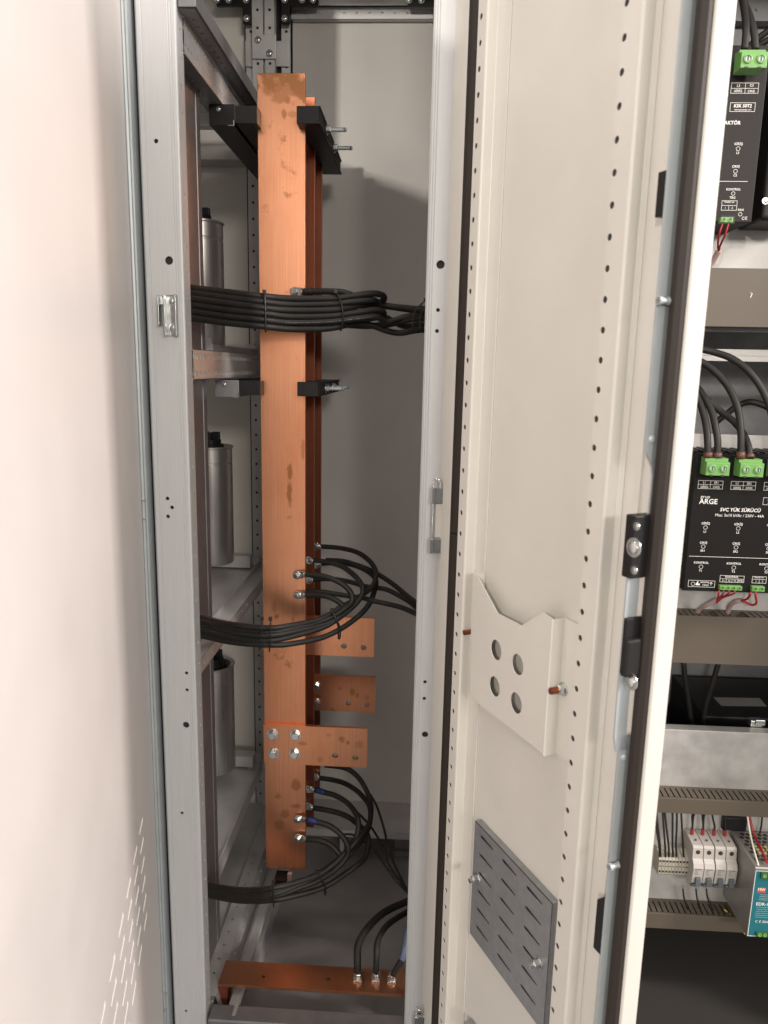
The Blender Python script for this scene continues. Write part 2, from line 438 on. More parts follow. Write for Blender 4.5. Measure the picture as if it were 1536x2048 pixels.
# top rear beam and the black corner brackets
mb = MB()
zb = P(700, 12, .745).z
for (x0, x1) in ((-.36, .12),):
    mb.strip(lambda a, b, d: V((a, .742 + d, b)), x0, x1, zb, zb + .05, [x0 + .02 + .031*i for i in range(15)], zb + .018, .0034)
    mb.box(x0, .755, zb, x1, .779, zb + .05)
    mb.strip(lambda a, b, d: V((a, .760 + d, b)), x0, x1, zb - .022, zb - .0005, [x0 + .02 + .031*i for i in range(15)], zb - .010, .003)
    mb.box(x0, .763, zb - .022, x1, .779, zb - .0005)
mb.build('top_rail', M['galv_in'], cab)
mb = MB(); mb.box(-.359, .746, zb + .001, .119, .754, zb + .049); mb.build('rail_shade', M['dark'], cab)  # dark strip painting the shade behind the top rail holes
def corner(px0, px1, pyv, armx0, armx1, y):
    m_ = MB()
    a, b = P(px0, 11, y), P(px1, pyv, y)
    m_.box(a.x, y, b.z, b.x, y + .012, a.z + .09)
    c, d = P(armx0, 11, y), P(armx1, 0, y)
    m_.box(c.x, y + .001, c.z, d.x, y + .013, c.z + .09)
    o = m_.build('corner_bracket', M['black'], cab, bevel=.002)
    return o
cbk = [corner(485, 502, 47, 432, 502, .722), corner(562, 579, 47, 562, 636, .722), corner(867, 900, 50, 815, 900, .722)]
for o, pts in ((cbk[0], ((493, 37), (434, 0), (457, 0), (492, 0))), (cbk[1], ((569, 37), (569, 0), (604, 0), (626, 0))), (cbk[2], ((818, 0), (843, 0)))):
    for x, y in pts: panscrew(o, P(x, y, .7215), (0, -1, 0), .0052)

# depth rails along the left side of the bars
def depth_rail(z0, z1, X, Y0, Y1, rows, pitch, w=.035, mt='galv_in', slot=True):
    mb = MB()
    n = int((Y1 - Y0)/pitch)
    cs = [Y0 + pitch*(i + .5) for i in range(n)]
    if len(rows) == 2:
        zm = (z0 + z1)/2
        mb.strip(lambda a, b, d: V((X - d, a, b)), Y0, Y1, z0, zm, cs, rows[0], .0034, sq=.0042 if slot else None)
        mb.strip(lambda a, b, d: V((X - d, a, b)), Y0, Y1, zm, z1, cs, rows[1], .0034, sq=.0042 if slot else None)
    else:
        mb.strip(lambda a, b, d: V((X - d, a, b)), Y0, Y1, z0, z1, cs, rows[0], .0028)
    mb.box(X - w, Y0, z0, X - .010, Y1, z1)
    mb.box(X - .0098, Y0, z1 - .001, X, Y1, z1); mb.box(X - .0098, Y0, z0, X, Y1, z0 + .001)
    o = mb.build('depth_rail', M[mt], cab)
    mb = MB(); mb.box(X - .009, Y0 + .001, z0 + .002, X - .004, Y1 - .001, z1 - .002); mb.build('rail_shade', M['dark'], o)  # dark strip painting the shade behind the rail slots
    return o
depth_rail(1.753, 1.806, -.392, .03, .72, (1.766, 1.793), .0155, w=.022)
# upper dark flange of the top depth rail with holes, and its bottom flange
mb = MB()
mb.strip(lambda a, b, d: V((b, a, 1.8065 + d)), .004, .72, -.392, -.366, [.045 + .024*i for i in range(28)], -.380, .0028)
mb.box(-.392, .004, 1.809, -.364, .72, 1.835)
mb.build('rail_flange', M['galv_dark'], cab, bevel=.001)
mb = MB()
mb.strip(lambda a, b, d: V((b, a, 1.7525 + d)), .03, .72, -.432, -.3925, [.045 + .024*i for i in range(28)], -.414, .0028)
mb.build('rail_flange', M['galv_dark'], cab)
depth_rail(1.243, 1.295, -.392, .03, .72, (1.2535, 1.283), .0165)
depth_rail(.703, .733, -.395, .03, .72, (.718,), .05, w=.05)
# base frame
mb = MB()
f_ = lambda zz: (lambda a, b, d: V((b, a, zz - d)))
mb.strip(f_(.002), .037, .72, -.420, -.3845, [.0565 + .0395*i for i in range(17)], -.4045, .003)
mb.strip(lambda a, b, d: V((-.3845 + (.0 - b)*.25, a, b)), .037, .72, -.045, .002, [.0565 + .0395*i for i in range(17)], -.018, .003)
mb.box(-.42, .037, -.05, -.390, .72, -.010)
mb.ribbon([(-.372, 0, -.046), (-.360, 0, -.044), (-.356, 0, -.010), (-.336, 0, -.004), (-.3335, 0, -.012)], (0, .66, 0))
mb.box(-.372, .0, -.12, -.3345, .66, -.05)
mb.build('base_rail', M['galv_in'], cab)
mb = MB(); mb.box(-.388, -.012, -.1, .004, .028, -.006); mb.build('base_rail', M['galv_dark'], cab, bevel=.003)
mb = MB(); mb.box(-.40, .0, -.123, .12, .79, -.12)
mb.build('floor_panel', M['floor'], cab)
mb = MB(); q0 = PZ(750, 1663, -.012)
mb.box(-.36, q0.y, -.020, .1, .779, -.012); mb.box(-.36, q0.y - .002, -.032, .1, q0.y, -.0105)
mb.box(-.20, q0.y + .05, -.118, -.188, .778, -.034)
mb.build('rear_shelf', M['galv_in'], cab)
mb = MB(); mb.box(-.36, .774, -.119, .1, .7785, -.034); mb.build('rear_plinth', M['paint_outer'], cab)
mb = MB(); a = P(790, 1666, .70); mb.box(a.x, .69, -.115, .08, .72, -.045); mb.box(a.x, .675, -.118, .08, .69, -.1)
mb.build('floor_bracket', M['galv_dark'], cab)
mb = MB(); mb.box(-.46, .0, 2.30, .12, .78, 2.33); mb.box(-.47, .004, 2.20, .12, .032, 2.30); mb.build('roof_panel', M['paint'], cab)
# black stand-off at foot of the front bar, held by the base
so = thing('standoff_insulator', 'small black square insulator standing under the foot of the front copper bar', 'insulator', PZ(563, 1800, -.118))
mb = MB(); c = PZ(560, 1772, -.10); t = P(563, 1742, .285)
mb.box(t.x - .016, .275, .040, t.x + .012, .31, .094); so.location = (t.x, .29, .040)
mb.build('body', M['black'], so, bevel=.0015)
mb = MB(); mb.box(t.x - .013, .2735, .066, t.x + .009, .275, .090); mb.build('socket', M['blackrough'], so)
mb = MB(); mb.box(t.x + .014, .282, .040, t.x + .024, .292, .104); mb.build('spacer', M['pink'], so)

# =================================================================== CAPACITOR CABINET (left neighbour)
cap = thing('capacitor_cabinet', 'dim left neighbouring cabinet frame with metal shelves carrying capacitors', 'cabinet', (-.65, .4, -.12))
mb = MB()
a0 = P(274, 740, -.01)
mb.ribbon([(-.4835, .03, ZB), (-.4835, -.010, ZB), (-.4745, -.012, ZB), (-.4715, -.0105, ZB), (-.4690, -.013, ZB), (-.4660, -.0125, ZB), (-.4655, .03, ZB)], (0, 0, ZT - ZB))
mb.build('front_channel', M['steelrod'], cap)
mb = MB(); mb.box(-.4655, .012, ZB, -.460, .016, ZT); mb.build('gap_seal', M['black'], cap)
# inner perforated post
mb = MB()
mb.strip(lambda a, b, d: V((-.42 - d, b, a)), ZB, ZT, .07, .175, [ZB + .02 + .0395*i for i in range(60)], .092, .0036)
mb.box(-.45, .072, ZB, -.423, .176, ZT)
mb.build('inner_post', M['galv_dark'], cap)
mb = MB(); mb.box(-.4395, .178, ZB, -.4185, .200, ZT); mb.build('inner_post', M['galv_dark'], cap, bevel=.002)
mb = MB(); mb.box(-1.4, YB - .004, -.12, -.462, YB - .001, 2.295); mb.build('back_panel', M['paint'], cap)
mb = MB(); mb.box(-1.4, 0.05, -.12, -1.39, YB, 2.295); mb.build('side_panel', M['back'], cap)
mb = MB(); mb.box(-1.4, 0.0, 2.30, -.462, YB, 2.33); mb.build('roof_panel', M['paint'], cap)
mb = MB(); mb.box(-.80, .018, -.12, -.462, .022, 2.29); mb.build('light_block', M['paint_outer'], cap)  # added panel, keeps lamp light out of the capacitor cabinet
def shelf(z, y0=.20, y1=.72, lip=.024, holes=(), under=False):
    mb = MB()
    hs = [[V((hx + r*math.cos(2*pi*i/18), hy + r*.9*math.sin(2*pi*i/18), z)) for i in range(18)] for (hx, hy, r) in holes]
    mb.plate([(-.98, y0, z), (-.4305, y0, z), (-.4305, y1, z), (-.98, y1, z)], hs, (0, 0, -.002))
    if lip:
        mb.box(-.98, y0 - .002, z - .03, -.4305, y0, z + lip); mb.box(-.98, y1, z - .03, -.4305, y1 + .002, z + lip)
        mb.box(-.4303, y0, z - .03, -.428, y1, z + .012)
    o = mb.build('shelf', M['galv_in'], cap)
    return o
shelf(1.845, .12, .60, 0, holes=[(-.475, .42, .020), (-.50, .33, .014), (-.60, .3, .02)])
mb = MB(); mb.box(-.98, .60, 1.815, -.4305, .63, 1.848); mb.build('shelf_edge', M['galv_in'], cap)
mb = MB(); mb.box(-.98, .70, 1.768, -.462, .772, 1.80); mb.build('cross_rail', M['plate'], cap)
shelf(1.298, .285, .70)
shelf(.732, .12, .70, holes=[(-.452, .17, .012), (-.452, .58, .008)])
shelf(.150, .16, .70, holes=[(-.455, .20, .013), (-.455, .66, .008)])
mb = MB(); mb.box(-.98, .02, -.02, -.425, .74, -.01); mb.build('floor_panel', M['galv_in'], cap)
# cross tray in front of each can
for z in (.765, .183):
    mb = MB(); mb.box(-.98, .655, z - .028, -.445, .690, z + .004); mb.build('cross_rail', M['galv_in'], cap, bevel=.001)

# three power capacitors on the shelves
def capacitor():
    r = .055
    t = thing('power_capacitor', '', 'capacitor', (0, 0, 0), 'power capacitors on the shelves')
    H = .30
    mb = MB(); mb.lathe((0, 0, 0), (0, 0, 1), [(0, r*.96), (.003, r), (H*.86, r), (H*.865, r*.975), (H*.875, r*.975), (H*.88, r), (H - .002, r)], 40)
    mb.build('can', M['can'], t, smooth=True)
    mb = MB(); mb.lathe((0, 0, H - .004), (0, 0, 1), [(0, r + .001), (.002, r + .003), (.005, r + .003), (.0065, r + .0005), (.0045, r - .004), (.002, r - .008)], 40)
    mb.build('rim', M['can'], t, smooth=True)
    mb = MB(); mb.lathe((0, 0, H - .006), (0, 0, 1), [(0, .034), (.012, .034), (.012, .028), (.024, .028)], 24)
    for k in range(3):
        a = 2*pi*k/3 + .5
        mb.box(.016*math.cos(a) - .009, .016*math.sin(a) - .008, H + .010, .016*math.cos(a) + .009, .016*math.sin(a) + .008, H + .036)
    mb.build('terminal_cap', M['black'], t, bevel=.0015)
    return t
cp = capacitor(); root_mb = [cp]
caps = [cp, copy_tree(cp), copy_tree(cp)]
for o, (px, py, zb, lab, H) in zip(caps, ((452, 600, 1.300, 'aluminium capacitor can on the top visible shelf behind the thick upper cable bundle', .30),
                                    (469, 1000, .767, 'aluminium capacitor can on the middle shelf above the mid cable bundle', .28),
                                    (472, 1430, .185, 'aluminium capacitor can on the lowest shelf left of the bolted copper flag', .30))):
    e = P(px, py, .62)
    o.location = (e.x - .055, .60, zb); o['label'] = lab

# =================================================================== COPPER BUS BARS
BX0, BX1 = -.3345, -.2410
bar_lab = ('tall stained copper bus bar nearest the front with bolted cable lugs', 'copper bus bar standing second behind the front bar, seen as a narrow strip', 'copper bus bar deepest in the row, seen as the darkest narrow strip')
bars = []
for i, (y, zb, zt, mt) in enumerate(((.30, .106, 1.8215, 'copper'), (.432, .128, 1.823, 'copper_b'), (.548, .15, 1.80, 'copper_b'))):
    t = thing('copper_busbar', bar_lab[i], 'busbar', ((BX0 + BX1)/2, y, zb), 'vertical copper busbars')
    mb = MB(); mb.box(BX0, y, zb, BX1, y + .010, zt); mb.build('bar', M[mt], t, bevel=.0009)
    bars.append(t)
def lugbolts(t, pts, y, r=.0088):
    for x, yy in pts:
        c = P(x, yy, y - .004)
        hexbolt(t, (c.x, y - .0045, c.z), (0, -1, 0), r, .0075, rot=random.random())
def flag(t0, t1, t2, t3, y, holes, bolts, lab, boltsize=.0105):
    a = [P(*p, y) for p in (t0, t1, t2, t3)]
    t = thing('copper_flag', lab, 'copper flag', ((a[0].x + a[1].x)/2, y, a[3].z), 'horizontal copper flags')
    zc1 = (a[0].z + a[1].z)/2; zc0 = (a[2].z + a[3].z)/2
    hs = []
    for x, yy in holes:
        c = P(x, yy, y); hs.append([V((c.x + .0068*math.cos(2*pi*i/24), y, c.z + .0068*math.sin(2*pi*i/24))) for i in range(24)])
    mb = MB(); mb.plate([(a[0].x, y, zc0), (a[1].x, y, zc0), (a[1].x, y, zc1), (a[0].x, y, zc1)], hs, (0, .0095, 0))
    mb.build('plate', M['copper_f'], t)
    for x, yy in bolts:
        c = P(x, yy, y); hexbolt(t, (c.x, y, c.z), (0, -1, 0), boltsize, .0085, rot=random.random())
    return t
flag((527, 1447), (735, 1460), (733, 1535), (530, 1527), .290, ((670, 1511), (711, 1515)), ((545, 1469), (591, 1470), (547, 1507), (589, 1507)),
     'copper flag fixed by four large hex bolts across the front bar')
flag((540, 1230), (749, 1237), (747, 1315), (540, 1306), .422, ((688, 1292), (727, 1295)), ((560, 1255), (595, 1255), (560, 1290), (595, 1290)),
     'highest copper flag, partly behind the middle cable bundle')
flag((545, 1347), (752, 1355), (752, 1425), (545, 1418), .538, ((697, 1406), (734, 1409)), ((632, 1372), (632, 1405), (590, 1372), (590, 1405)),
     'copper flag between the highest flag and the four-bolt one, set furthest back', .009)

# earth bar across the foot of the opening
ea = [PZ(432, 1965, .02), PZ(845, 1990, .02), PZ(850, 1937, .02), PZ(445, 1922, .02)]
t = thing('earth_busbar', 'flat copper earth bar lying across the foot of the cabinet opening', 'busbar', (-.2, .06, .0))
mb = MB()
yb0, yb1 = .050, .112
xs0, xs1 = -.383, .03
ztop = .020
def eh(px, py, r): 
    c = PZ(px, py, ztop); return [V((c.x + r*math.cos(2*pi*i/20), c.y + r*math.sin(2*pi*i/20), ztop)) for i in range(20)]
mb.plate([(xs0, yb0, ztop), (xs1, yb0, ztop), (xs1, yb1, ztop), (xs0, yb1, ztop)], [eh(527, 1953, .0032), eh(656, 1959, .0055)], (0, 0, -.007))
mb.build('bar', M['copper_e'], t)
mb = MB(); mb.box(-.386, .055, -.04, -.366, .09, .0125); mb.build('insulator', M['redoxide'], t, bevel=.002)
earth = t

# =================================================================== BUS BAR SUPPORT CLAMPS
def clamp_set(z0, z1, lab, am='black'):
    t = thing('busbar_clamp', lab, 'busbar support', (-.3, .45, z0), 'black busbar support clamps')
    yf, yk = .262, .64
    # right jaw with three notches for the bars, ribbed outer side
    for (x0, x1, inner, nm) in ((-.2515, -.2090, -1, 'right'), (-.3690, -.3270, 1, 'left')):
        mb = MB()
        bx = BX1 if inner < 0 else BX0
        core0, core1 = (bx + .0005, x1) if inner < 0 else (x0, bx - .0005)
        mb.box(core0, yf, z0, core1, yk, z1)
        ys = [yf] + [q for y in (.30, .432, .548) for q in (y - .001, y + .011)] + [yk]
        for i in range(0, len(ys), 2):
            c0, c1 = (x0, core0) if inner < 0 else (core1, x1)
            mb.box(c0, ys[i], z0, c1, ys[i+1], z1)
        jaw = mb.build('jaw', M['black'], t, bevel=.0006)
        if inner < 0:
            mb = MB(); n = 16
            for i in range(n):
                y = yf + .006 + (yk - yf - .012)*i/n
                mb.box(x1 - .001, y, z0 + .003, x1 + .0022, y + .0035, z1 - .003)
            mb.box(x1 - .001, yf, z0, x1 + .0026, yk, z0 + .003); mb.box(x1 - .001, yf, z1 - .003, x1 + .0026, yk, z1)
            mb.build('rib', M['blackrough'], jaw)
    zc = (z0 + z1)/2
    for y in (.352, .478):
        mb = MB(); mb.cyl((-.33, y, zc), (-.168, y, zc), .0042, 14); mb.lathe((-.171, y, zc), (1, 0, 0), [(0, .0042), (.0035, .0042), (.0055, .0025)], 14)
        mb.build('stud', M['steelrod'], t, smooth=True)
        hexbolt(t, (-.2062, y, zc), (1, 0, 0), .0080, .0075, name='nut')
    # steel mounting angle on the left of the jaws
    mb = MB(); mb.box(-.418, .258, z0 - .004, -.3695, .2605, z1 + .001); mb.box(-.418, .2605, z0 - .004, -.4155, .70, z1 + .001)
    mb.box(-.4155, .2605, z0 - .004, -.372, .70, z0 - .0015)
    ag = mb.build('angle', M[am], t)
    mb = MB(); mb.box(-.3715, .2565, z0 - .005, -.3695, .2578, z0 + .004); mb.box(-.382, .2565, z0 - .006, -.3695, .2578, z0 - .0045); mb.build('angle_edge', M['zinc'], ag)
    panscrew(ag, (-.4, .258, z1 - .008), (0, -1, 0), .003)
    return t
clamp_set(1.7205, 1.7515, 'upper black clamp with two studs gripping the copper bars near their tops')
clamp_set(1.210, 1.2385, 'lower black clamp with two studs gripping the copper bars at mid height', 'galv_dark')

# =================================================================== CABLES
def pp(l): return [P(x, y, Y) for x, y, Y in l]
CID = {}
def cable(pts, r, label, group, lug=None, mt='cable', cat='cable', extra=None, n=10):
    w = spline(pp(pts), 7)
    mb = MB(); mb.tube(w, r, n)
    if lug is None and not extra:
        o = mb.build('cable', M[mt]); base = w[0]
        for v in o.data.vertices: v.co -= base
        o.location = base; tag(o, label, cat, group); return o
    t = thing('cable', label, cat, w[0], group)
    mb.build('sheath', M[mt], t)
    if lug:
        (bx, by, bY) = lug; c = P(bx, by, bY); s0 = w[0]
        m2 = MB(); d = (c - s0).normalized()
        m2.tube([s0 + (w[1] - s0).normalized()*.004, s0 + d*.006], r*.82, 10)
        side = V((0, 0, 1)) if abs(d.z) < .7 else V((1, 0, 0)); side = (side - d*side.dot(d)).normalized()
        nn = d.cross(side)
        if nn.y > 0: nn = -nn
        # palm of the lug
        pts_ = []
        rr = r*1.45
        for k in range(13):
            a = -pi/2 + pi*k/12
            pts_.append(c + d*(math.cos(a)*rr) + side*(math.sin(a)*rr))
        pts_.append(s0 + d*.004 + side*rr*.8); pts_.append(s0 + d*.004 - side*rr*.8)
        m2.prism(pts_, nn*.0030)
        m2.build('lug', M['zinc'], t, bevel=.0005)
        hexbolt(t, c + nn*.0032, nn, r*1.18, r*.95, name='lug_bolt', rot=random.random())
    if extra:
        for (i0, i1, mtn, nm, k) in extra:
            m3 = MB(); m3.tube(w[i0:i1], r*k, n); m3.build(nm, M[mtn], t)
    return t
GU, GM_, GL = 'black cables of the upper bundle', 'black cables of the middle bundle', 'black cables of the lower bundle'
RU = .0063
yA, yB = .09, .235
upper = [
 ([(352, 570, .05), (380, 576, .07), (450, 584, .15), (530, 593, .22), (580, 597, .235), (660, 597, .24), (705, 592, .25), (742, 587, .265), (764, 590, .285), (768, 599, .30), (755, 605, .32), (725, 603, .35), (690, 602, .40), (640, 601, .428)], 'black cable running along the top of the upper bundle and looping back at its end'),
 ([(352, 581, .045), (380, 586, .065), (450, 595, .145), (530, 604, .215), (580, 609, .235), (660, 608, .24), (710, 603, .25), (745, 600, .27), (752, 606, .30), (735, 610, .33), (690, 612, .38), (640, 612, .41)], 'black cable second from the top of the upper bundle'),
 ([(352, 592, .04), (380, 597, .06), (450, 606, .14), (530, 616, .21), (580, 620.5, .23), (660, 620, .235), (700, 615, .25), (735, 607, .28), (770, 612, .31), (810, 618, .30), (845, 622, .26), (880, 624, .2)], 'black cable third in the upper bundle, crossing to the right post'),
 ([(352, 604, .04), (380, 609, .06), (450, 619, .14), (530, 627, .21), (580, 633, .23), (660, 632, .235), (715, 625, .25), (748, 620, .265), (766, 624, .28), (764, 631, .30), (740, 637, .33), (690, 640, .39), (640, 642, .41)], 'black cable fourth in the upper bundle, turning back in a short loop'),
 ([(352, 617, .04), (380, 622, .06), (450, 632, .14), (530, 640, .21), (580, 645, .23), (660, 643, .235), (715, 637, .245), (752, 634, .26), (775, 645, .28), (810, 634, .29), (850, 628, .26), (880, 627, .2)], 'black cable fifth in the upper bundle with faint white print'),
 ([(352, 630, .04), (380, 635, .06), (450, 645, .14), (530, 653, .21), (580, 658, .23), (640, 658, .235), (680, 653, .245), (705, 646, .27), (740, 650, .29), (775, 662, .30), (800, 666, .29), (830, 661, .27), (880, 655, .2)], 'lowest black cable of the upper bundle, sagging before the right post'),
]
for pts, lab in upper: cable(pts, RU, lab, GU)
def cable_print(o, pts, i0, i1, r):
    w = spline(pp(pts), 7); mb = MB()
    for i in range(i0, i1):
        a, b = w[i], w[i+1]; L_ = (b - a).length; d = (b - a).normalized(); q = 0
        vw = (CAM - a).normalized(); up = d.cross(vw).normalized(); nn = up.cross(d)
        if nn.dot(vw) < 0: nn = -nn
        while q < L_ - .003:
            l = random.uniform(.0012, .0032); c = a + d*q + nn*(r + .0003) + up*.0004
            mb.quad(c - up*.0007, c + d*l - up*.0007, c + d*l + up*.0007, c + up*.0007); q += l + random.uniform(.0008, .003)
    mb.build('printed_mark', M['fadedink'], o, recalc=False)
for k, i0, i1 in ((4, 27, 47),):
    t = thing('cable', upper[k][1], 'cable', spline(pp(upper[k][0]), 7)[0], GU)
    old = [o for o in bpy.data.objects if o.get('label') == upper[k][1] and o is not t][0]
    old.parent = t; old.location = (0, 0, 0); old.name = 'sheath'
    for kk in ('label', 'category', 'group'): del old[kk]
    cable_print(t, upper[k][0], i0, i1, RU)
cable([(607, 583.5, .279), (640, 583, .272), (680, 584, .262), (702, 590, .262), (730, 602, .29), (775, 612, .31), (820, 617, .29), (852, 618, .26), (885, 616, .2)], RU, 'black cable bolted to the front bar above the upper bundle', GU, lug=(591, 583.5, .2955), extra=[(0, 5, 'cable', 'sleeve', 1.13)])
cable([(640, 650, .40), (690, 650, .34), (735, 652, .30), (775, 649, .30), (815, 640, .29), (850, 636, .26), (885, 634, .2)], RU, 'black cable emerging behind the upper bundle toward the right post', GU)
cable([(745, 628, .33), (775, 636, .32), (805, 652, .31), (835, 650, .28), (885, 645, .2)], RU*.9, 'short black cable passing low between the loops and the right post', GU)
# middle bundle
RM = .0060
mid = [
 ([(636+8, 1093, .540), (680, 1096, .52), (713, 1104, .48), (736, 1119, .44), (748, 1134, .40), (752, 1150, .37), (746, 1171, .34), (728, 1187, .31), (704, 1203, .28), (681, 1215, .265), (658, 1230, .25), (628, 1242, .235), (580, 1251, .225), (540, 1256, .20), (470, 1250, .15), (400, 1236, .075), (370, 1229, .045)], 'black cable bolted highest at the deepest bar and curving down left', (634, 1092.5, .543)),
 ([(612, 1149, .288), (640, 1151, .28), (662, 1157, .275), (683, 1167, .27), (697, 1179, .265), (704, 1192, .262), (702, 1205, .258), (690, 1216, .256), (672, 1229, .25), (650, 1240, .24), (610, 1252, .23), (540, 1264, .205), (470, 1258, .15), (400, 1243, .07), (370, 1236, .04)], 'black cable from the upper of the two lugs on the front bar at mid height', (595, 1149.5, .2955)),
 ([(612, 1190, .288), (637, 1190, .28), (658, 1194, .272), (676, 1203, .268), (688, 1215, .265), (690, 1224, .262), (676, 1236, .25), (650, 1247, .24), (610, 1258, .228), (540, 1271, .20), (470, 1266, .145), (400, 1252, .07), (370, 1245, .04)], 'black cable from the lower of the two lugs on the front bar at mid height', (596, 1190, .2955)),
 ([(628, 1121, .420), (654, 1124, .41), (682, 1132, .39), (702, 1145, .36), (717, 1160, .33), (725, 1175, .31), (724, 1190, .295), (713, 1206, .28), (696, 1222, .265), (676, 1237, .25), (650, 1253, .238), (610, 1266, .225), (540, 1281, .20), (470, 1276, .14), (400, 1261, .065), (370, 1254, .035)], 'black cable from the upper lug of the second bar, curving round to the bundle', (619, 1120, .4275)),
 ([(644, 1127, .538), (674, 1126, .53), (706, 1130, .50), (729, 1139, .46), (746, 1151, .42), (752, 1164, .39), (748, 1184, .35), (740, 1205, .32), (724, 1226, .29), (698, 1247, .265), (672, 1263, .245), (638, 1277, .23), (580, 1288, .215), (540, 1290, .195), (470, 1285, .14), (400, 1270, .065), (370, 1262, .035)], 'black cable of the widest arc, lowest along the middle bundle', (634, 1129, .543)),
]
for pts, lab, lg in mid: cable(pts, RM, lab, GM_, lug=lg)
for pts, lab, lg in (
 ([(652, 1120, .50), (686, 1122, .49), (714, 1130, .47), (742, 1141, .44), (768, 1156, .41), (791, 1172, .38), (812, 1190, .33), (835, 1208, .26), (862, 1232, .2)], 'highest of three black cables sloping down to the right post at mid height', None),
 ([(628, 1159, .420), (655, 1158, .41), (682, 1160, .40), (708, 1166, .39), (732, 1173, .38), (757, 1176, .37), (776, 1180, .36), (796, 1190, .34), (815, 1201, .31), (835, 1217, .26), (862, 1242, .2)], 'middle of three black cables sloping down to the right post, lugged to the second bar', (619, 1160, .4275)),
 ([(612, 1183, .35), (638, 1183, .345), (666, 1187, .34), (697, 1192, .335), (725, 1196, .33), (752, 1203, .32), (780, 1209, .31), (806, 1216, .29), (835, 1229, .25), (862, 1242, .2)], 'lowest of three black cables sloping down to the right post at mid height', None)):
    cable(pts, RM*.95, lab, GM_, lug=lg)
# lower bundle
RLb = .0064
low = [
 ([(640, 1556, .540), (666, 1560, .53), (690, 1567, .51), (713, 1581, .47), (729, 1597, .43), (738, 1610, .40), (741, 1626, .37), (739, 1645, .345), (730, 1661, .32), (713, 1682, .29), (690, 1707, .27), (662, 1731, .25), (635, 1748, .235), (608, 1760, .225), (546, 1776, .20), (480, 1780, .14), (420, 1772, .075), (388, 1764, .03)], 'black cable from the deepest bar, topmost along the lower bundle', (632, 1553, .543), None),
 ([(650, 1530, .50), (690, 1536, .49), (712, 1550, .47), (726, 1568, .45), (736, 1588, .43), (741, 1606, .41), (742, 1622, .39), (738, 1652, .36), (728, 1672, .33), (708, 1700, .29), (684, 1724, .265), (655, 1744, .245), (610, 1765, .225), (546, 1783, .20), (480, 1787, .14), (420, 1778, .07), (388, 1770, .03)], 'black cable coming from under the four-bolt flag in a wide arc', None, None),
 ([(630, 1579, .420), (646, 1584, .412), (668, 1590, .40), (690, 1602, .38), (706, 1618, .35), (715, 1635, .33), (717, 1652, .315), (712, 1675, .30), (694, 1702, .275), (668, 1728, .25), (640, 1748, .235), (600, 1768, .222), (546, 1789, .195), (480, 1793, .14), (420, 1785, .07), (388, 1777, .03)], 'black cable with blue tape at the second bar above the lower bundle', (619, 1577, .4275), (2, 9, 'blue', 'tape', 1.12)),
 ([(628, 1616, .420), (647, 1619, .41), (674, 1625, .40), (698, 1635, .385), (716, 1649, .37), (730, 1662, .36), (737, 1677, .35), (735, 1700, .33), (729, 1716, .31), (714, 1731, .285), (690, 1748, .265), (662, 1767, .245), (638, 1778, .235), (600, 1789, .22), (546, 1800, .195), (480, 1801, .14), (420, 1790, .07), (388, 1782, .03)], 'black cable of the lower bundle that hangs lowest near the floor', (618, 1611, .4275), None),
 ([(612, 1638, .288), (630, 1643, .284), (655, 1650, .28), (674, 1662, .275), (688, 1677, .27), (696, 1695, .265), (694, 1712, .262), (676, 1734, .25), (645, 1756, .238), (600, 1775, .22), (546, 1793, .195), (480, 1797, .14), (420, 1787, .07), (388, 1780, .03)], 'black cable with blue tape bolted to the front bar near its foot', (597, 1637, .2955), (2, 9, 'blue', 'tape', 1.12)),
 ([(613, 1679, .288), (635, 1680, .284), (656, 1687, .28), (670, 1698, .275), (680, 1712, .27), (678, 1728, .262), (655, 1750, .245), (615, 1770, .225), (546, 1786, .20), (480, 1791, .14), (420, 1782, .07), (388, 1774, .03)], 'black cable from the lowest lug on the front bar', (597, 1674, .2955), None),
]
for pts, lab, lg, tape in low:
    cable(pts, RLb, lab, GL, lug=lg, extra=[tape] if tape else None)
for pts, lab, r, mt in (
 ([(740, 1588, .45), (752, 1609, .44), (762, 1637, .43), (770, 1666, .42), (776, 1695, .41), (787, 1725, .38), (801, 1754, .34), (816, 1783, .3), (840, 1815, .25)], 'thin black wire hanging outermost right of the lower bundle', .0030, 'cable'),
 ([(690, 1605, .40), (717, 1627, .40), (740, 1652, .40), (756, 1676, .40), (768, 1704, .39), (778, 1730, .37), (800, 1762, .33), (835, 1805, .26)], 'thin black wire crossing behind the lower bundle', .0030, 'cable'),
 ([(690, 1668, .40), (712, 1672, .37), (744, 1697, .36), (768, 1729, .35), (791, 1760, .33), (816, 1786, .3), (838, 1806, .26)], 'thin grey-black wire pulled straight to the right post foot', .0024, 'cable')):
    cable(pts, r, lab, 'thin wires at the lower bundle', mt=mt, cat='wire', n=8)
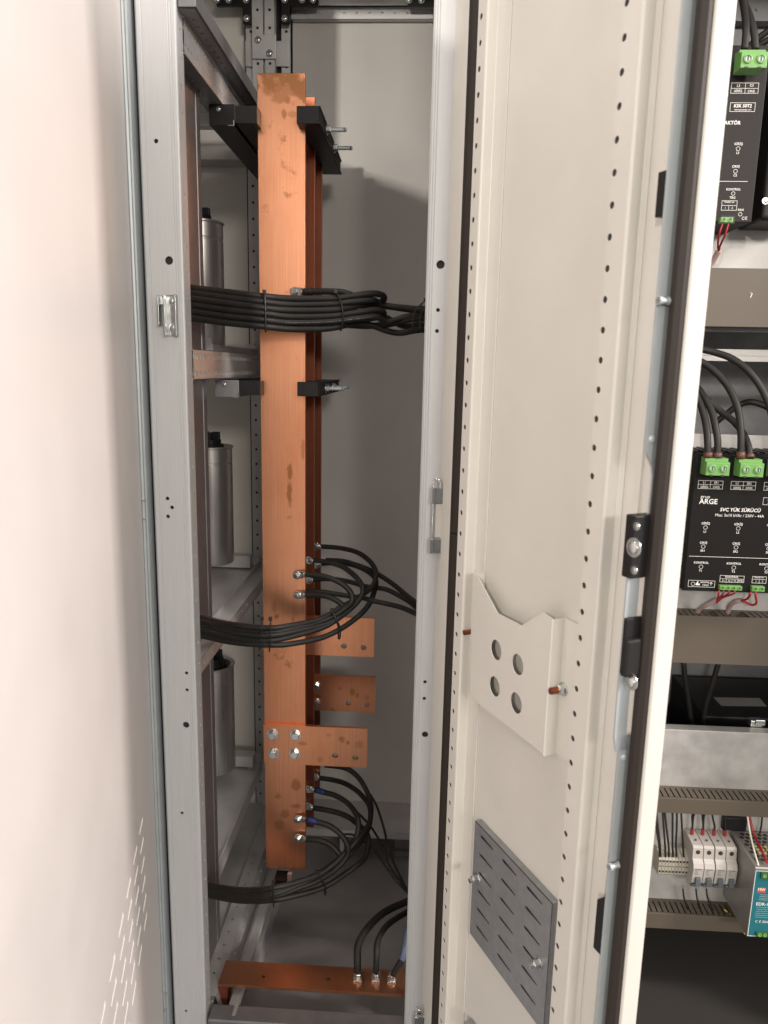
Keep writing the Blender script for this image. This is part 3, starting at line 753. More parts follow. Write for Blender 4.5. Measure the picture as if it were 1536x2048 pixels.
# earth cables
REa = .0078
ew = [
 ([(715, 1944, .083), (715, 1920, .090), (716, 1892, .11), (727, 1868, .14), (747, 1843, .18), (773, 1822, .22), (815, 1803, .27), (860, 1788, .3)], (715.5, 1957, .078), 'leftmost of three black earth cables rising from the earth bar', None, 1.0),
 ([(752, 1945, .083), (753, 1916, .090), (754, 1890, .11), (763, 1866, .14), (781, 1845, .18), (815, 1824, .24), (860, 1803, .3)], (751.5, 1958, .078), 'middle of three black earth cables rising from the earth bar', None, .82),
 ([(786, 1950, .083), (797, 1931, .088), (805, 1916, .095), (810, 1892, .11), (815, 1863, .13), (835, 1820, .16)], (783.5, 1960, .078), 'rightmost earth cable with pale blue sleeve at the right post', (12, 30, 'paleblue', 'sleeve', 1.1), .82)]
for pts, lg, lab, ex, k in ew:
    w = spline(pp(pts), 7)
    t = thing('cable', lab, 'cable', w[0], 'cables bolted to the earth bar')
    mb = MB(); mb.tube(w, REa*k, 10); mb.build('sheath', M['cable'], t)
    c = PZ(lg[0], lg[1], ztop)
    m2 = MB(); m2.tube([w[0], (w[0] + c)*.5 + V((0, 0, .006))], REa*.8, 10)
    m2.box(c.x - .009, c.y - .010, ztop + .0002, c.x + .009, c.y + .017, ztop + .0032)
    m2.build('lug', M['zinc'], t, bevel=.0006)
    hexbolt(t, (c.x, c.y, ztop + .0034), (0, 0, 1), .0082, .0085, name='lug_bolt', rot=.3)
    mb = MB(); mb.cyl((c.x, c.y, ztop - .022), (c.x, c.y, ztop - .0072), .0042, 12); mb.cyl((c.x, c.y, ztop - .013), (c.x, c.y, ztop - .0075), .0075, 6); mb.build('bolt_end', M['steelrod'], t)
    if ex:
        m3 = MB(); m3.tube(w[ex[0]:ex[1]], REa*k*ex[4], 10); m3.build(ex[3], M[ex[2]], t)
# cable ties
def tie(front, back, lab, tail=None, r=.0017):
    pts = pp(front) + pp(back)
    w = spline(pts + [pts[0]], 6)[:-1]
    t = thing('cable_tie', lab, 'cable tie', pts[0], 'black nylon cable ties')
    mb = MB(); mb.tube(w, r, 8, closed=True, flat=1.0); mb.build('band', M['tie'], t)
    hd = pts[0]; mb = MB(); mb.box(hd.x - .0035, hd.y - .0045, hd.z - .003, hd.x + .0035, hd.y + .002, hd.z + .005)
    mb.build('head', M['tie'], t, bevel=.0006)
    return t
tie([(529, 585, .208), (530, 600, .205), (531, 622, .203), (531, 645, .203), (531, 659, .206)], [(531, 661, .222), (530, 625, .228), (529, 588, .224)], 'black tie binding the upper cable bundle in front of the bar edge')
tie([(672, 584, .232), (679, 596, .228), (685, 618, .226), (686, 642, .228), (682, 658, .235)], [(682, 658, .25), (686, 620, .26), (676, 586, .25)], 'slanted black tie at the right end of the upper cable bundle')
for dx, lab in ((0, 'thin black tie loop left of the pair at the right post'), (14, 'thin black tie loop right of the pair at the right post')):
    tie([(851 + dx*.3, 601, .235), (838 + dx, 612, .23), (828 + dx, 628, .23), (825 + dx, 645, .23), (828 + dx, 662, .235)], [(838 + dx, 664, .28), (838 + dx, 640, .31), (842 + dx, 612, .29)], lab, r=.0012)
tie([(524, 1238, .188), (523, 1258, .184), (521, 1278, .184), (519, 1296, .188)], [(519, 1298, .206), (522, 1270, .214), (524, 1240, .206)], 'black tie left of the close pair on the middle bundle')
tie([(541, 1238, .190), (541, 1258, .186), (540, 1278, .186), (539, 1299, .190)], [(539, 1300, .208), (540, 1270, .216), (541, 1240, .208)], 'black tie right of the close pair on the middle bundle')
tie([(664, 1221, .240), (672, 1237, .236), (680, 1256, .236), (680, 1274, .24)], [(677, 1276, .255), (676, 1252, .27), (666, 1226, .258)], 'black tie on the rising right end of the middle bundle')
tie([(547, 1764, .186), (546, 1782, .183), (547, 1800, .183), (547, 1812, .187)], [(547, 1812, .206), (546, 1790, .212), (546, 1768, .206)], 'black tie on the left half of the lower bundle')
tie([(633, 1744, .228), (643, 1758, .226), (650, 1772, .228), (652, 1787, .234)], [(650, 1788, .25), (646, 1768, .262), (634, 1746, .248)], 'black tie with a cut tail on the right half of the lower bundle')

# =================================================================== RIGHT DOOR (opened towards the camera)
th = math.radians(26.6)
U = V((math.sin(th), -math.cos(th), 0)); NN = V((-math.cos(th), -math.sin(th), 0)); H0 = V((.034, 0, 0))
def D(u, n, z): return H0 + U*u + NN*n + V((0, 0, z))
def Dpx(x, y, n):
    q = ray(x, y); p0 = H0 + NN*n; t = (p0 - CAM).dot(NN)/q.dot(NN); p = CAM + q*t; return (p - H0).dot(U), p.z
def Dside(x, y, u):
    q = ray(x, y); p0 = H0 + U*u; t = (p0 - CAM).dot(U)/q.dot(U); p = CAM + q*t; return (p - H0).dot(NN), p.z
Z0, Z1 = -.06, 1.922
rd = thing('cabinet_door', 'open light grey door with perforated inner frame, document pocket and locking rods', 'door', D(.25, 0, Z0))
mb = MB()
prof = [(.0, -.027), (.0, -.001), (.001, 0), (.052, 0), (.052, -.006), (.078, -.006), (.078, 0), (.470, 0), (.470, -.004), (.495, -.004), (.495, -.002), (.512, -.002), (.514, -.004), (.514, -.027), (.512, -.0285), (0, -.0285)]
mb.ribbon([D(u, n, Z0) for u, n in prof] + [D(0, -.027, Z0)], (0, 0, Z1 - Z0))
door_skin = mb.build('door_panel', M['paint'], rd, bevel=.0008)
mb = MB(); mb.hexa([D(u, n, Z1) for u, n in ((0, -.028), (.514, -.028), (.514, -.001), (0, -.001))], [D(u, n, Z1 + .002) for u, n in ((0, -.028), (.514, -.028), (.514, -.001), (0, -.001))]); mb.build('door_top', M['paint'], rd)
# inner reinforcement frame: two perforated profiles
for (ua, ub, uc, step) in ((.1045, .1295, .1125, .160), (.408, .4394, .4128, None)):
    mb = MB()
    zs = [1.6478 + .03315*k for k in range(-52, 11)]
    zs = [z for z in zs if Z0 + .04 < z < Z1 - .02]
    mb.strip(lambda a, b, d: D(b, .020 - d, a), Z0 + .02, Z1 - .01, ua, ub - .0025, zs, uc, .0040, .0012)
    zz = Z0 + .02
    mb.ribbon([D(ub - .0025, .020, zz), D(ub - .0007, .0193, zz), D(ub, .0175, zz), D(ub, .004, zz), D(ub + .0008, .0030, zz)] + ([D(step, .0030, zz), D(step, .0004, zz)] if step else [D(ub + .006, .0005, zz)]), (0, 0, Z1 - .01 - zz))
    mb.ribbon([D(ua, .020, zz), D(ua, .0002, zz)], (0, 0, Z1 - .01 - zz))
    mb.build('perforated_frame', M['paint'], rd)
    mb = MB(); mb.hexa([D(ua + .001, .0015, zz), D(ub - .001, .0015, zz), D(ub - .003, .0186, zz), D(ua + .001, .0186, zz)], [D(ua + .001, .0015, Z1 - .012), D(ub - .001, .0015, Z1 - .012), D(ub - .003, .0186, Z1 - .012), D(ua + .001, .0186, Z1 - .012)])
    mb.build('frame_shade', M['dark'], rd)  # dark filler painting the shade behind the frame holes
# gaskets
gz = Dpx(893, 1060, .006)[1]
for (z0, z1) in ((Z0, gz - .0006), (gz + .0006, Z1 - .005)):
    mb = MB(); mb.hexa([D(u, n, z0) for u, n in ((.053, -.005), (.0775, -.005), (.0775, .006), (.070, .0095), (.060, .0095), (.053, .006))], [D(u, n, z1) for u, n in ((.053, -.005), (.0775, -.005), (.0775, .006), (.070, .0095), (.060, .0095), (.053, .006))])
    mb.build('gasket', M['rubber'], rd, bevel=.001)
gp = ((.496, -.003), (.511, -.003), (.511, .004), (.507, .010), (.500, .010), (.496, .004))
mb = MB(); mb.hexa([D(u, n, Z0) for u, n in gp], [D(u, n, Z1 - .005) for u, n in gp]); mb.build('gasket', M['rubber'], rd, bevel=.001)
# fold seam lines of the outer rim
# lock rod standing on edge
path = [(1353, 0), (1321, 500), (1299, 740), (1291, 850), (1290, 880), (1290, 905), (1300, 930), (1302, 948), (1297, 1020), (1247, 1160), (1244, 1196), (1231, 1214), (1227, 1240), (1216, 1390), (1211, 1434), (1226, 1474), (1229, 1502)]
UL = .4915
prev = None; mb = MB(); rp = []
for x, y in path:
    n, z = Dside(x, y, UL); rp.append((max(.006, min(.028, n)), z))
# upper rod: straight part down to the rivet; middle part: bent lock bar; lower rod
def rodpart(pts, w=.017, nm='lock_rod'):
    mb = MB()
    for (n0, z0), (n1, z1) in zip(pts, pts[1:]):
        mb.hexa([D(UL, n0, z0), D(UL + .0025, n0, z0), D(UL + .0025, n0 - w, z0), D(UL, n0 - w, z0)], [D(UL, n1, z1), D(UL + .0025, n1, z1), D(UL + .0025, n1 - w, z1), D(UL, n1 - w, z1)])
    return mb.build(nm, M['steelrod'], rd)
nz = [(.021, 1.99)] + rp[2:5]
rodpart(nz)
rodpart(rp[4:], nm='lock_bar')
rodpart([(.0185, rp[-2][1]), (.0185, Z0 + .01)])
for x, y in ((1322, 603), (1228, 1722)):
    n, z = Dside(x, y, UL)
    mb = MB(); mb.cyl(D(UL + .007, .0235, z), D(UL + .007, -.003, z), .0032, 14); mb.cyl(D(UL + .007, .0235, z), D(UL + .007, .0195, z), .0044, 14); mb.cyl(D(UL + .007, .010, z), D(UL + .007, .006, z), .0042, 14); mb.build('guide_pin', M['steelrod'], rd, smooth=True)
for x, y in ((1307, 878), (1246, 1513)):
    n, z = Dside(x, y, UL); mb = MB(); mb.lathe(D(UL + .0025, .011, z), U, [(0, .0045), (.0008, .0045), (.0018, .003), (.002, .0015)], 16); mb.build('rivet', M['steelrod'], rd, smooth=True)
# lock case and latch blocks
def dbox(u0, u1, n0, n1, z0, z1): 
    m_ = MB(); m_.hexa([D(u0, n0, z0), D(u1, n0, z0), D(u1, n1, z0), D(u0, n1, z0)], [D(u0, n0, z1), D(u1, n0, z1), D(u1, n1, z1), D(u0, n1, z1)]); return m_
lc = dbox(.4855, .5000, .0005, .0300, 1.0505, 1.1200).build('lock_case', M['black'], rd, bevel=.0012)
zc = Dpx(1268, 1095, .030)
panscrew(lc, D(zc[0], .0300, zc[1]), NN, .0072); 
for x, y in ((1273, 1052), (1268, 1140)):
    q = Dpx(x, y, .030); mb = MB(); mb.lathe(D(q[0], .0297, q[1]), NN, [(0, .0062), (.0008, .0062)], 16); mb.build('recess', M['dark'], lc); panscrew(lc, D(q[0] + .0015, .0303, q[1]), NN, .0030)
o = dbox(.4950, .5050, .0005, .030, .938, .982).build('latch_block', M['blackrough'], rd, bevel=.003)
dbox(.4942, .4990, .006, .029, .940, 1.005).build('latch_block', M['black'], rd, bevel=.001)
dbox(.4992, .5020, .0005, .010, .9825, .998).build('latch_block', M['black'], rd)
q = Dpx(1263, 1363, .020); panscrew(o, D(q[0], .020, q[1]), NN, .0066)
for (x0, y0, x1, y1) in ((1322, 346, 1343, 430), (1195, 1790, 1210, 1912)):
    a, b = Dpx(x0, y0, .012), Dpx(x1, y1, .012)
    gd = dbox(.476, .4905, .0005, .017, b[1], a[1]).build('rod_guide', M['black'], rd, bevel=.0012)
    panscrew(gd, D(.4750, .006, (a[1]*.45 + b[1]*.55)), NN, .0032)
# hinges
def hinge(y0, y1, y2, y3):
    m_ = MB()
    x = P(881, 1030, -.004).x
    za, zb_, zc_, zd = [P(882, y, -.006).z for y in (y0, y1, y2, y3)]
    m_.box(.0215, -.016, zb_, .0275, -.0005, za); m_.box(.0275, -.013, zb_, .0420, -.008, za)
    m_.box(.0205, -.016, zd, .0270, -.0005, zc_); m_.box(.0270, -.013, zd, .0400, -.008, zc_)
    m_.tube(spline([(.0245, -.010, zd + .004), (.0245, -.010, za + .006)], 4), .0016, 8)
    m_.tube(spline([(.036, -.012, za - .002), (.036, -.012, za + .008), (.033, -.012, za + .013), (.027, -.012, za + .015)], 5), .0026, 8)
    h = m_.build('hinge', M['zinc'], rd, bevel=.0008)
    m_ = MB(); m_.box(.029, -.011, zc_ + .002, .042, -.004, zb_ - .001); m_.build('hinge_block', M['paint'], rd)
hinge(974, 1006, 1076, 1105)
hinge(2030, 2060, 2100, 2130)
mb = MB(); q = P(849, 2010, -.004); mb.tube([(q.x - .004, -.008, q.z), (q.x + .012, -.008, q.z)], .003, 8); mb.build('hinge_pin', M['zinc'], rd)
# document pocket
pn = .022
prof = [(.1615, .9655), (.176, .9625), (.2325, .9255), (.2925, .9275), (.3395, .9610), (.3590, .9590), (.3590, .7685), (.1640, .7700)]
hs = []
for x, y in ((992, 1300), (1035, 1329), (989, 1373), (1032, 1406)):
    u, z = Dpx(x, y, pn); hs.append([D(u + .0142*math.cos(2*pi*i/28), pn, z + .0150*math.sin(2*pi*i/28)) for i in range(28)])
mb = MB()
mb.plate([D(u, pn, z) for u, z in prof], hs, -NN*.0013)
mb.ribbon([D(.3590, pn, .7685), D(.3602, pn - .001, .7685), D(.3602, .0030, .7685), D(.3612, .0022, .7685), D(.400, .0022, .7685)], (0, 0, .190))
mb.ribbon([D(.1615, pn, .7685), D(.1615, .003, .7685), D(.1325, .003, .7685)], (0, 0, .197))
mb.quad(D(.1615, pn, .7690), D(.3600, pn, .7686), D(.3600, .001, .7686), D(.1615, .001, .7690))
pocket = mb.build('document_pocket', M['paint'], rd, recalc=True)
so_ = pocket.modifiers.new('t', 'SOLIDIFY'); so_.thickness = .0008
def stud(px, py, nb, nt, rn, parent, nut=True):
    u, z = Dpx(px, py, nb)
    mb = MB(); mb.cyl(D(u, nb - .001, z), D(u, nt, z), .0042, 14)
    for k in range(6): mb.cyl(D(u, nb + (nt - nb)*(k + .3)/6, z), D(u, nb + (nt - nb)*(k + .6)/6, z), .0046, 14)
    mb.build('stud', M['copper_b'], parent)
    if nut: hexbolt(parent, D(u, nb, z), NN, rn, .008, name='nut')
stud(1127, 1378, .003, .024, .0072, pocket)
u, z = .1375, Dpx(942, 1267, .012)[1]
mb = MB(); mb.cyl(D(u, .002, z), D(u, .0205, z), .0042, 14); mb.build('stud', M['copper_b'], pocket)
# vent cover plate
vn = .0125; vu0, vu1, vz0, vz1 = .183, .3868, .357, .562
sl = []
for c, u0 in enumerate((.1995, .263, .327)):
    for k in range(6):
        z = .5455 - .0325*k; w, h = .0395, .0021
        sl.append([D(u0 + a*w, vn, z + b*h) for a, b in ((0, .0), (.04, 1.6), (.16, 2.0), (.97, 1.1), (1, .4), (.98, -.3), (.1, -.6))])
mb = MB(); mb.plate([D(vu0, vn, vz0), D(vu1, vn, vz0), D(vu1, vn, vz1), D(vu0, vn, vz1)], sl, -NN*.0015)
for q in (((vu0, vz0), (vu1, vz0)), ((vu1, vz0), (vu1, vz1)), ((vu1, vz1), (vu0, vz1)), ((vu0, vz1), (vu0, vz0))):
    (a, b), (c, d) = q; mb.quad(D(a, vn, b), D(c, vn, d), D(c, .0005, d), D(a, .0005, b))
M['ventmetal'] = mat('grey_zinc_cover', (.31, .315, .325), .42, metal=.6, bump=.06, bscale=200, var=.10, vscale=60)
vent = mb.build('vent_cover', M['ventmetal'], rd)
mb = MB(); mb.quad(D(vu0 + .004, .0015, vz0 + .004), D(vu1 - .004, .0015, vz0 + .004), D(vu1 - .004, .0015, vz1 - .004), D(vu0 + .004, .0015, vz1 - .004)); mb.build('filter_mat', M['filter'], vent)
for x, y in ((955, 1757), (1078, 1926)):
    u, z = Dpx(x, y, vn); hexbolt(vent, D(u, vn, z), NN, .0070, .0085, name='nut')
    mb = MB(); mb.cyl(D(u, vn + .004, z), D(u, vn + .0150, z), .0038, 12); mb.build('stud', M['zinc'], vent)
# small stub low on the door
u, z = Dpx(938, 2046, .01); dbox(u - .006, u + .010, .0005, .016, z - .03, z).build('bracket', M['ventmetal'], rd)

# =================================================================== LEFT DOOR (outer face, belongs to the left cabinet)
LU = V((.2424, -.9702, 0)).normalized(); LN = V((.9702, .2424, 0)).normalized(); HL = V((-.4765, -.011, 0))
def LD(u, n, z): return HL + LU*u + LN*n + V((0, 0, z))
ld = thing('cabinet_door', 'blurred white outer door of the left cabinet with slanting vent slots near the bottom', 'door', LD(.4, 0, -.1))
LZ0, LZ1 = -.09, 1.922
slots = []
for c in range(11):
    for k in range(6):
        u0, z = .160 + .0731*c, .5365 - .0350*k
        L_, h = .0435, .0032
        slots.append([LD(u0 + a*L_, 0, z + b*h) for a, b in ((0, 0), (.04, .7), (.12, 1), (.88, 1), (.96, .7), (1, 0), (.96, -.7), (.88, -1), (.12, -1), (.04, -.7))])
W = 1.02
mb = MB(); mb.plate([LD(.003, 0, LZ0), LD(W, 0, LZ0), LD(W, 0, LZ1), LD(.003, 0, LZ1)], slots, -LN*.0015)
mb.ribbon([LD(.003, 0, LZ0), LD(.001, -.0008, LZ0), LD(0, -.003, LZ0), LD(0, -.030, LZ0), LD(.02, -.030, LZ0)], (0, 0, LZ1 - LZ0))
mb.ribbon([LD(W, 0, LZ0), LD(W, -.03, LZ0)], (0, 0, LZ1 - LZ0))
mb.hexa([LD(0, -.03, LZ1), LD(W, -.03, LZ1), LD(W, 0, LZ1), LD(0, 0, LZ1)], [LD(0, -.03, LZ1 + .001), LD(W, -.03, LZ1 + .001), LD(W, 0, LZ1 + .001), LD(0, 0, LZ1 + .001)])
mb.build('door_panel', M['paint_outer'], ld)
for c in range(9):
    for k in range(6):
        u0, z = .160 + .0731*c, .5365 - .0350*k
        if c == k == 0:
            mb = MB()
            mb.hexa([LD(u0 + .002, -.0004, z - .0036), LD(u0 + .0415, -.0004, z - .0036), LD(u0 + .0415, .0006, z - .0036), LD(u0 + .002, .0006, z - .0036)],
                    [LD(u0 + .002, -.0004, z - .0026), LD(u0 + .0415, -.0004, z - .0026), LD(u0 + .0415, .0006, z - .0026), LD(u0 + .002, .0006, z - .0026)])
            lv = mb.build('louvre', M['slot_light'], ld)
        else:
            q = lv.copy(); COL.objects.link(q); q.parent = ld; q.location = LU*(.0731*c) + V((0, 0, -.0350*k))
for c in range(11):
    u0 = .212 + .0731*c
    m_ = MB(); m_.hexa([LD(u0, -.002, .325), LD(u0 + .0012, -.002, .325), LD(u0 + .0012, -.028, .325), LD(u0, -.028, .325)], [LD(u0, -.002, .565), LD(u0 + .0012, -.002, .565), LD(u0 + .0012, -.028, .565), LD(u0, -.028, .565)])
    m_.build('light_baffle', M['slot_light'], ld)  # added behind the slots to stop lamp light reaching the post
for y in (1000, 1037, 1985, 2018):
    a = P(291 if y < 1500 else 333, y, -.012); mb = MB(); mb.box(a.x - .004, -.018, a.z - .0012, a.x + .002, -.012, a.z + .0012); mb.build('hinge_lug', M['zinc'], ld)

# =================================================================== CONTROL CABINET on the right
cc = thing('control_cabinet', 'right hand control cabinet interior with galvanised mounting plates behind the open door', 'cabinet', (.6, .4, -.12))
YP = .30
def mplate(z0, z1, name='mounting_plate', lip=True):
    mb = MB(); mb.box(.25, YP, z0, 1.0, YP + .002, z1)
    if lip: mb.box(.25, YP + .0025, z1 - .002, 1.0, YP + .028, z1)
    return mb.build(name, M['plate'], cc, bevel=.0008)
mplate(1.40, 1.80); mplate(.70, P(1400, 868, YP).z); mplate(-.0, P(1400, 1462, YP).z)
a = P(1440, 698, YP).z; b = P(1440, 722, YP).z
mb = MB(); mb.box(.25, YP, b, 1.0, YP + .02, a); mb.box(.25, YP - .001, (a + b)/2 - .001, 1.0, YP - .0003, (a + b)/2 + .0008); mb.build('cross_rail', M['plate'], cc, bevel=.002)
a = P(1440, 657, .29).z; mb = MB(); mb.box(.25, .285, a - .006, 1.0, .30, a + .004); mb.build('cross_rail', M['galv_dark'], cc)
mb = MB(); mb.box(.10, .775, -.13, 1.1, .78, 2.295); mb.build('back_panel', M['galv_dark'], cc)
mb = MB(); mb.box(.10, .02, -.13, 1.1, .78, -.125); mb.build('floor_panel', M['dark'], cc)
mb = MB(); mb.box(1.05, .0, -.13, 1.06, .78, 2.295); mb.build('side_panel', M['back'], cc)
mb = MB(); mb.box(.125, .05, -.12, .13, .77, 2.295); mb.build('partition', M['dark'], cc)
mb = MB(); mb.box(.125, .0, 2.30, 1.1, .78, 2.33); mb.box(.125, .004, 2.20, 1.1, .032, 2.30); mb.build('roof_panel', M['paint'], cc)
z = P(1510, 14, .74).z
mb = MB(); mb.strip(lambda a, b, d: V((a, .74 + d, b)), .5, 1.04, z - .03, z + .012, [.52 + .030*i for i in range(17)], z - .008, .0034); mb.box(.5, .743, z - .03, 1.04, .774, z + .08); mb.build('top_rail', M['galv_dark'], cc)

# wiring ducts: slotted comb sides and a plain cover
def duct(px, yt, yb, lab, depth=.05, gaps=()):
    a, b = P(px, yt, .25), P(px, yb, .25)
    z1, z0 = a.z, b.z; y0, y1 = .25, YP - .0006
    t = thing('wiring_duct', lab, 'wiring duct', (.65, .27, z0), 'grey slotted wiring ducts')
    mb = MB(); mb.box(.25, y0, z0, 1.0, y0 + .002, z1 - .0004); mb.box(.25, y0 + .002, z1 - .003, 1.0, y0 + .006, z1 - .0004); mb.build('cover', M['duct'], t, bevel=.0008)
    mb = MB(); p = .0125
    n = int(.75/p)
    for zz, sgn in ((z1, -1), (z0, 1)):
        f = (lambda s_: (lambda u_, v_, d: V((u_, v_, s_ + sgn*d))))(zz)
        for i in range(n):
            x = .25 + p*i
            if sgn < 0 and any(g0 <= x <= g1 for g0, g1 in gaps): continue
            # tooth between slots
            mb.hexa([V((x + .0032, y0 + .007, zz)), V((x + p, y0 + .007, zz)), V((x + p, y1 - .008, zz)), V((x + .0032, y1 - .008, zz))],
                    [V((x + .0032, y0 + .007, zz + sgn*.0015)), V((x + p, y0 + .007, zz + sgn*.0015)), V((x + p, y1 - .008, zz + sgn*.0015)), V((x + .0032, y1 - .008, zz + sgn*.0015))])
        mb.box(.25, y1 - .008, min(zz, zz + sgn*.0015), 1.0, y1, max(zz, zz + sgn*.0015))
    mb.box(.25, y1 - .0015, z0 + .002, 1.0, y1, z1 - .002)
    mb.build('comb', M['duct'], t)
    return t
def gx(px, py, z): return PZ(px, py, z).x
duct(1420, 535, 653, 'topmost wide wiring duct with a small white scribble on its cover')
zz = P(1340, 1230, .25).z
duct(1340, 1230, 1325, 'wide wiring duct under the large black driver with two sheathed leads entering', gaps=((gx(1405, 1217, zz) - .005, gx(1405, 1217, zz) + .012), (gx(1457, 1220, zz) - .005, gx(1457, 1220, zz) + .012)))
duct(1400, 1599, 1629, 'narrow wiring duct above the breakers')
duct(1340, 1828, 1858, 'lowest narrow wiring duct under the breakers')
mb = MB()
a = P(1503, 583, .2495)
mb.tube([P(1499, 588, .2495), P(1503, 583, .2495), P(1504, 588, .2495), P(1501, 594, .2495), P(1499, 597, .2495)], .0009, 6)
sc = mb.build('scribble', M['ink'], [o for o in bpy.data.objects if o.name == 'wiring_duct'][0])

# ------------------------------------------------------------------ driver modules
EX, EZ = V((1, 0, 0)), V((0, 0, 1))
def green_block(parent, px, py0, py1, pxe, yf, poles=2):
    a, b = P(px, py0, yf), P(pxe, py1, yf)
    x0, x1, z1, z0 = a.x, b.x, a.z, b.z
    mb = MB(); w = x1 - x0; h = z1 - z0
    pr = [(yf, z0 + .001), (yf, z1 - .001), (yf + .002, z1), (yf + .010, z1 + .001), (yf + .010, z1 + .006), (yf + .030, z1 + .007), (yf + .030, z0)]
    mb.prism([(x0, y, z) for y, z in pr], (w, 0, 0))
    g = mb.build('terminal_block', M['green'], parent, bevel=.0008)
    for k in range(poles):
        xc = x0 + w*(k + .5)/poles; c = V((xc, yf, z0 + h*.55)); r = min(w/poles*.34, h*.32)
        mb = MB(); mb.lathe(c, (0, -1, 0), [(-.001, r), (.0022, r), (.0026, r*.92), (.0026, r*.66), (.0004, r*.62)], 20); mb.build('collar', M['green'], g, smooth=True)
        mb = MB(); mb.lathe(c + V((0, -.0005, 0)), (0, -1, 0), [(0, r*.6), (.0008, r*.55)], 14); mb.build('screw', M['steelrod'], g)
        mb = MB(); mb.box(xc - r*.14, yf - .0018, c.z - r*.45, xc + r*.14, yf - .0010, c.z + r*.45); mb.box(xc - r*.6, yf - .0012, z0 - .0002, xc + r*.2, yf - .0002, z0 + h*.10); mb.build('slot', M['dark'], g)
    return g
def small_terminal(parent, px, py0, py1, pxe, yf, poles):
    a, b = P(px, py0, yf), P(pxe, py1, yf)
    mb = MB(); mb.box(a.x, yf, b.z, b.x, yf + .012, a.z); g = mb.build('terminal_block', M['green'], parent, bevel=.0008)
    for k in range(poles):
        xc = a.x + (b.x - a.x)*(k + .5)/poles; r = min((b.x - a.x)/poles*.42, (a.z - b.z)*.42)
        mb = MB(); c = V((xc, yf, (a.z*.55 + b.z*.45))); mb.lathe(c, (0, -1, 0), [(0, r), (.0012, r), (.0012, r*.68), (.0002, r*.66)], 14); mb.build('collar', M['green'], g)
        mb = MB(); mb.lathe(c + V((0, -.0004, 0)), (0, -1, 0), [(0, r*.6), (.0003, r*.6)], 12); mb.build('screw', M['darkgreen'], g)
class Print:
    def __init__(s, yf): s.mb = MB(); s.y = yf - .0003
    def t(s, txt, x, y, hpx, bold=0., align='CENTER', shear=0., wide=1.0):
        c = P(x, y, s.y); k = abs(P(x, y, s.y).z - P(x, y + 10, s.y).z)/10
        s.mb.text(txt, c, EX, EZ, hpx*k*1.28, bold, align, shear, wide); return s
    def box(s, x0, y0, x1, y1, t=.0006):
        a, b = P(x0, y0, s.y), P(x1, y1, s.y)
        s.mb.frame((a + b)/2, EX, EZ, b.x - a.x, a.z - b.z, t); return s
    def line(s, x0, y0, x1, y1, t=.0006):
        a, b = P(x0, y0, s.y), P(x1, y1, s.y)
        if abs(a.x - b.x) > abs(a.z - b.z): zc = (a.z + b.z)/2; s.mb.quad((a.x, s.y, zc - t/2), (b.x, s.y, zc - t/2), (b.x, s.y, zc + t/2), (a.x, s.y, zc + t/2))
        else: xc = (a.x + b.x)/2; s.mb.quad((xc - t/2, s.y, b.z), (xc + t/2, s.y, b.z), (xc + t/2, s.y, a.z), (xc - t/2, s.y, a.z))
        return s
    def led(s, x, y, rpx=4.2):
        c = P(x, y, s.y); k = abs(P(x, y, s.y).z - P(x, y + 10, s.y).z)/10; s.mb.circ(c, EX, EZ, rpx*k*.95, .0006); return s
    def done(s, parent): return s.mb.build('printed_text', M['ink'], parent, recalc=False)

# lower module
y2 = .175
a, b = P(1367, 905, y2), P(1367, 1181, y2)
m2 = thing('load_driver', 'large black driver module with white lettering and green terminals on the mid mounting plate', 'driver module', (.62, .24, b.z))
X20 = P(1369, 1150, y2).x; X21 = X20 + .245; z20 = b.z; z21 = P(1440, 909, y2).z
mb = MB(); mb.box(X20, y2, z20, X21, YP - .001, z21); mb.build('housing', M['module'], m2, bevel=.0015)
mb = MB()
for i in range(14): mb.box(X20 + .006 + i*.0165, y2 + .028, z21 + .0002, X20 + .014 + i*.0165, YP - .012, z21 + .0032)
mb.build('top_grille', M['black'], m2)
for (x0, xe, yy0, yy1) in ((1414, 1458, 924, 953), (1482, 1526, 926, 956), (1549, 1593, 928, 958)): green_block(m2, x0, yy0, yy1, xe, .145)
pr = Print(y2)
for dx, l, s_ in ((0, 'L1', 'SR1'), (65.5, 'L2', 'SR2'), (132, 'L3', 'SR3')):
    dy = dx*.028
    pr.box(1397 + dx, 960.5 + dy, 1445 + dx, 978.5 + dy); pr.line(1397 + dx, 969.3 + dy, 1445 + dx, 969.3 + dy); pr.line(1421 + dx, 961 + dy, 1421 + dx, 978 + dy)
    pr.t(l, 1409 + dx, 965 + dy, 4.6, .01); pr.t(s_, 1433 + dx, 965.5 + dy, 4.6, .01); pr.t('GİRİŞ', 1408.5 + dx, 974 + dy, 4.2, .01); pr.t('ÇIKIŞ', 1432.5 + dx, 974.5 + dy, 4.2, .01)
pr.t('grup', 1411, 993.5, 7.0, -.004, wide=1.15); pr.t('ARGE', 1417, 1003.5, 11.0, .012, wide=1.0)
pr.t('SVC YÜK SÜRÜCÜ', 1480.5, 1020.5, 7.6, .02, shear=.1, wide=.98); pr.t('Max: 3x10 kVAr / 230V - 44A', 1479, 1031.5, 6.2, .0, wide=.98)
pr.box(1527, 995, 1575, 1011); pr.t('SVC 30T3', 1551, 1000, 5.5, .01); pr.t('www.gruparge.com', 1551, 1007, 3, 0)
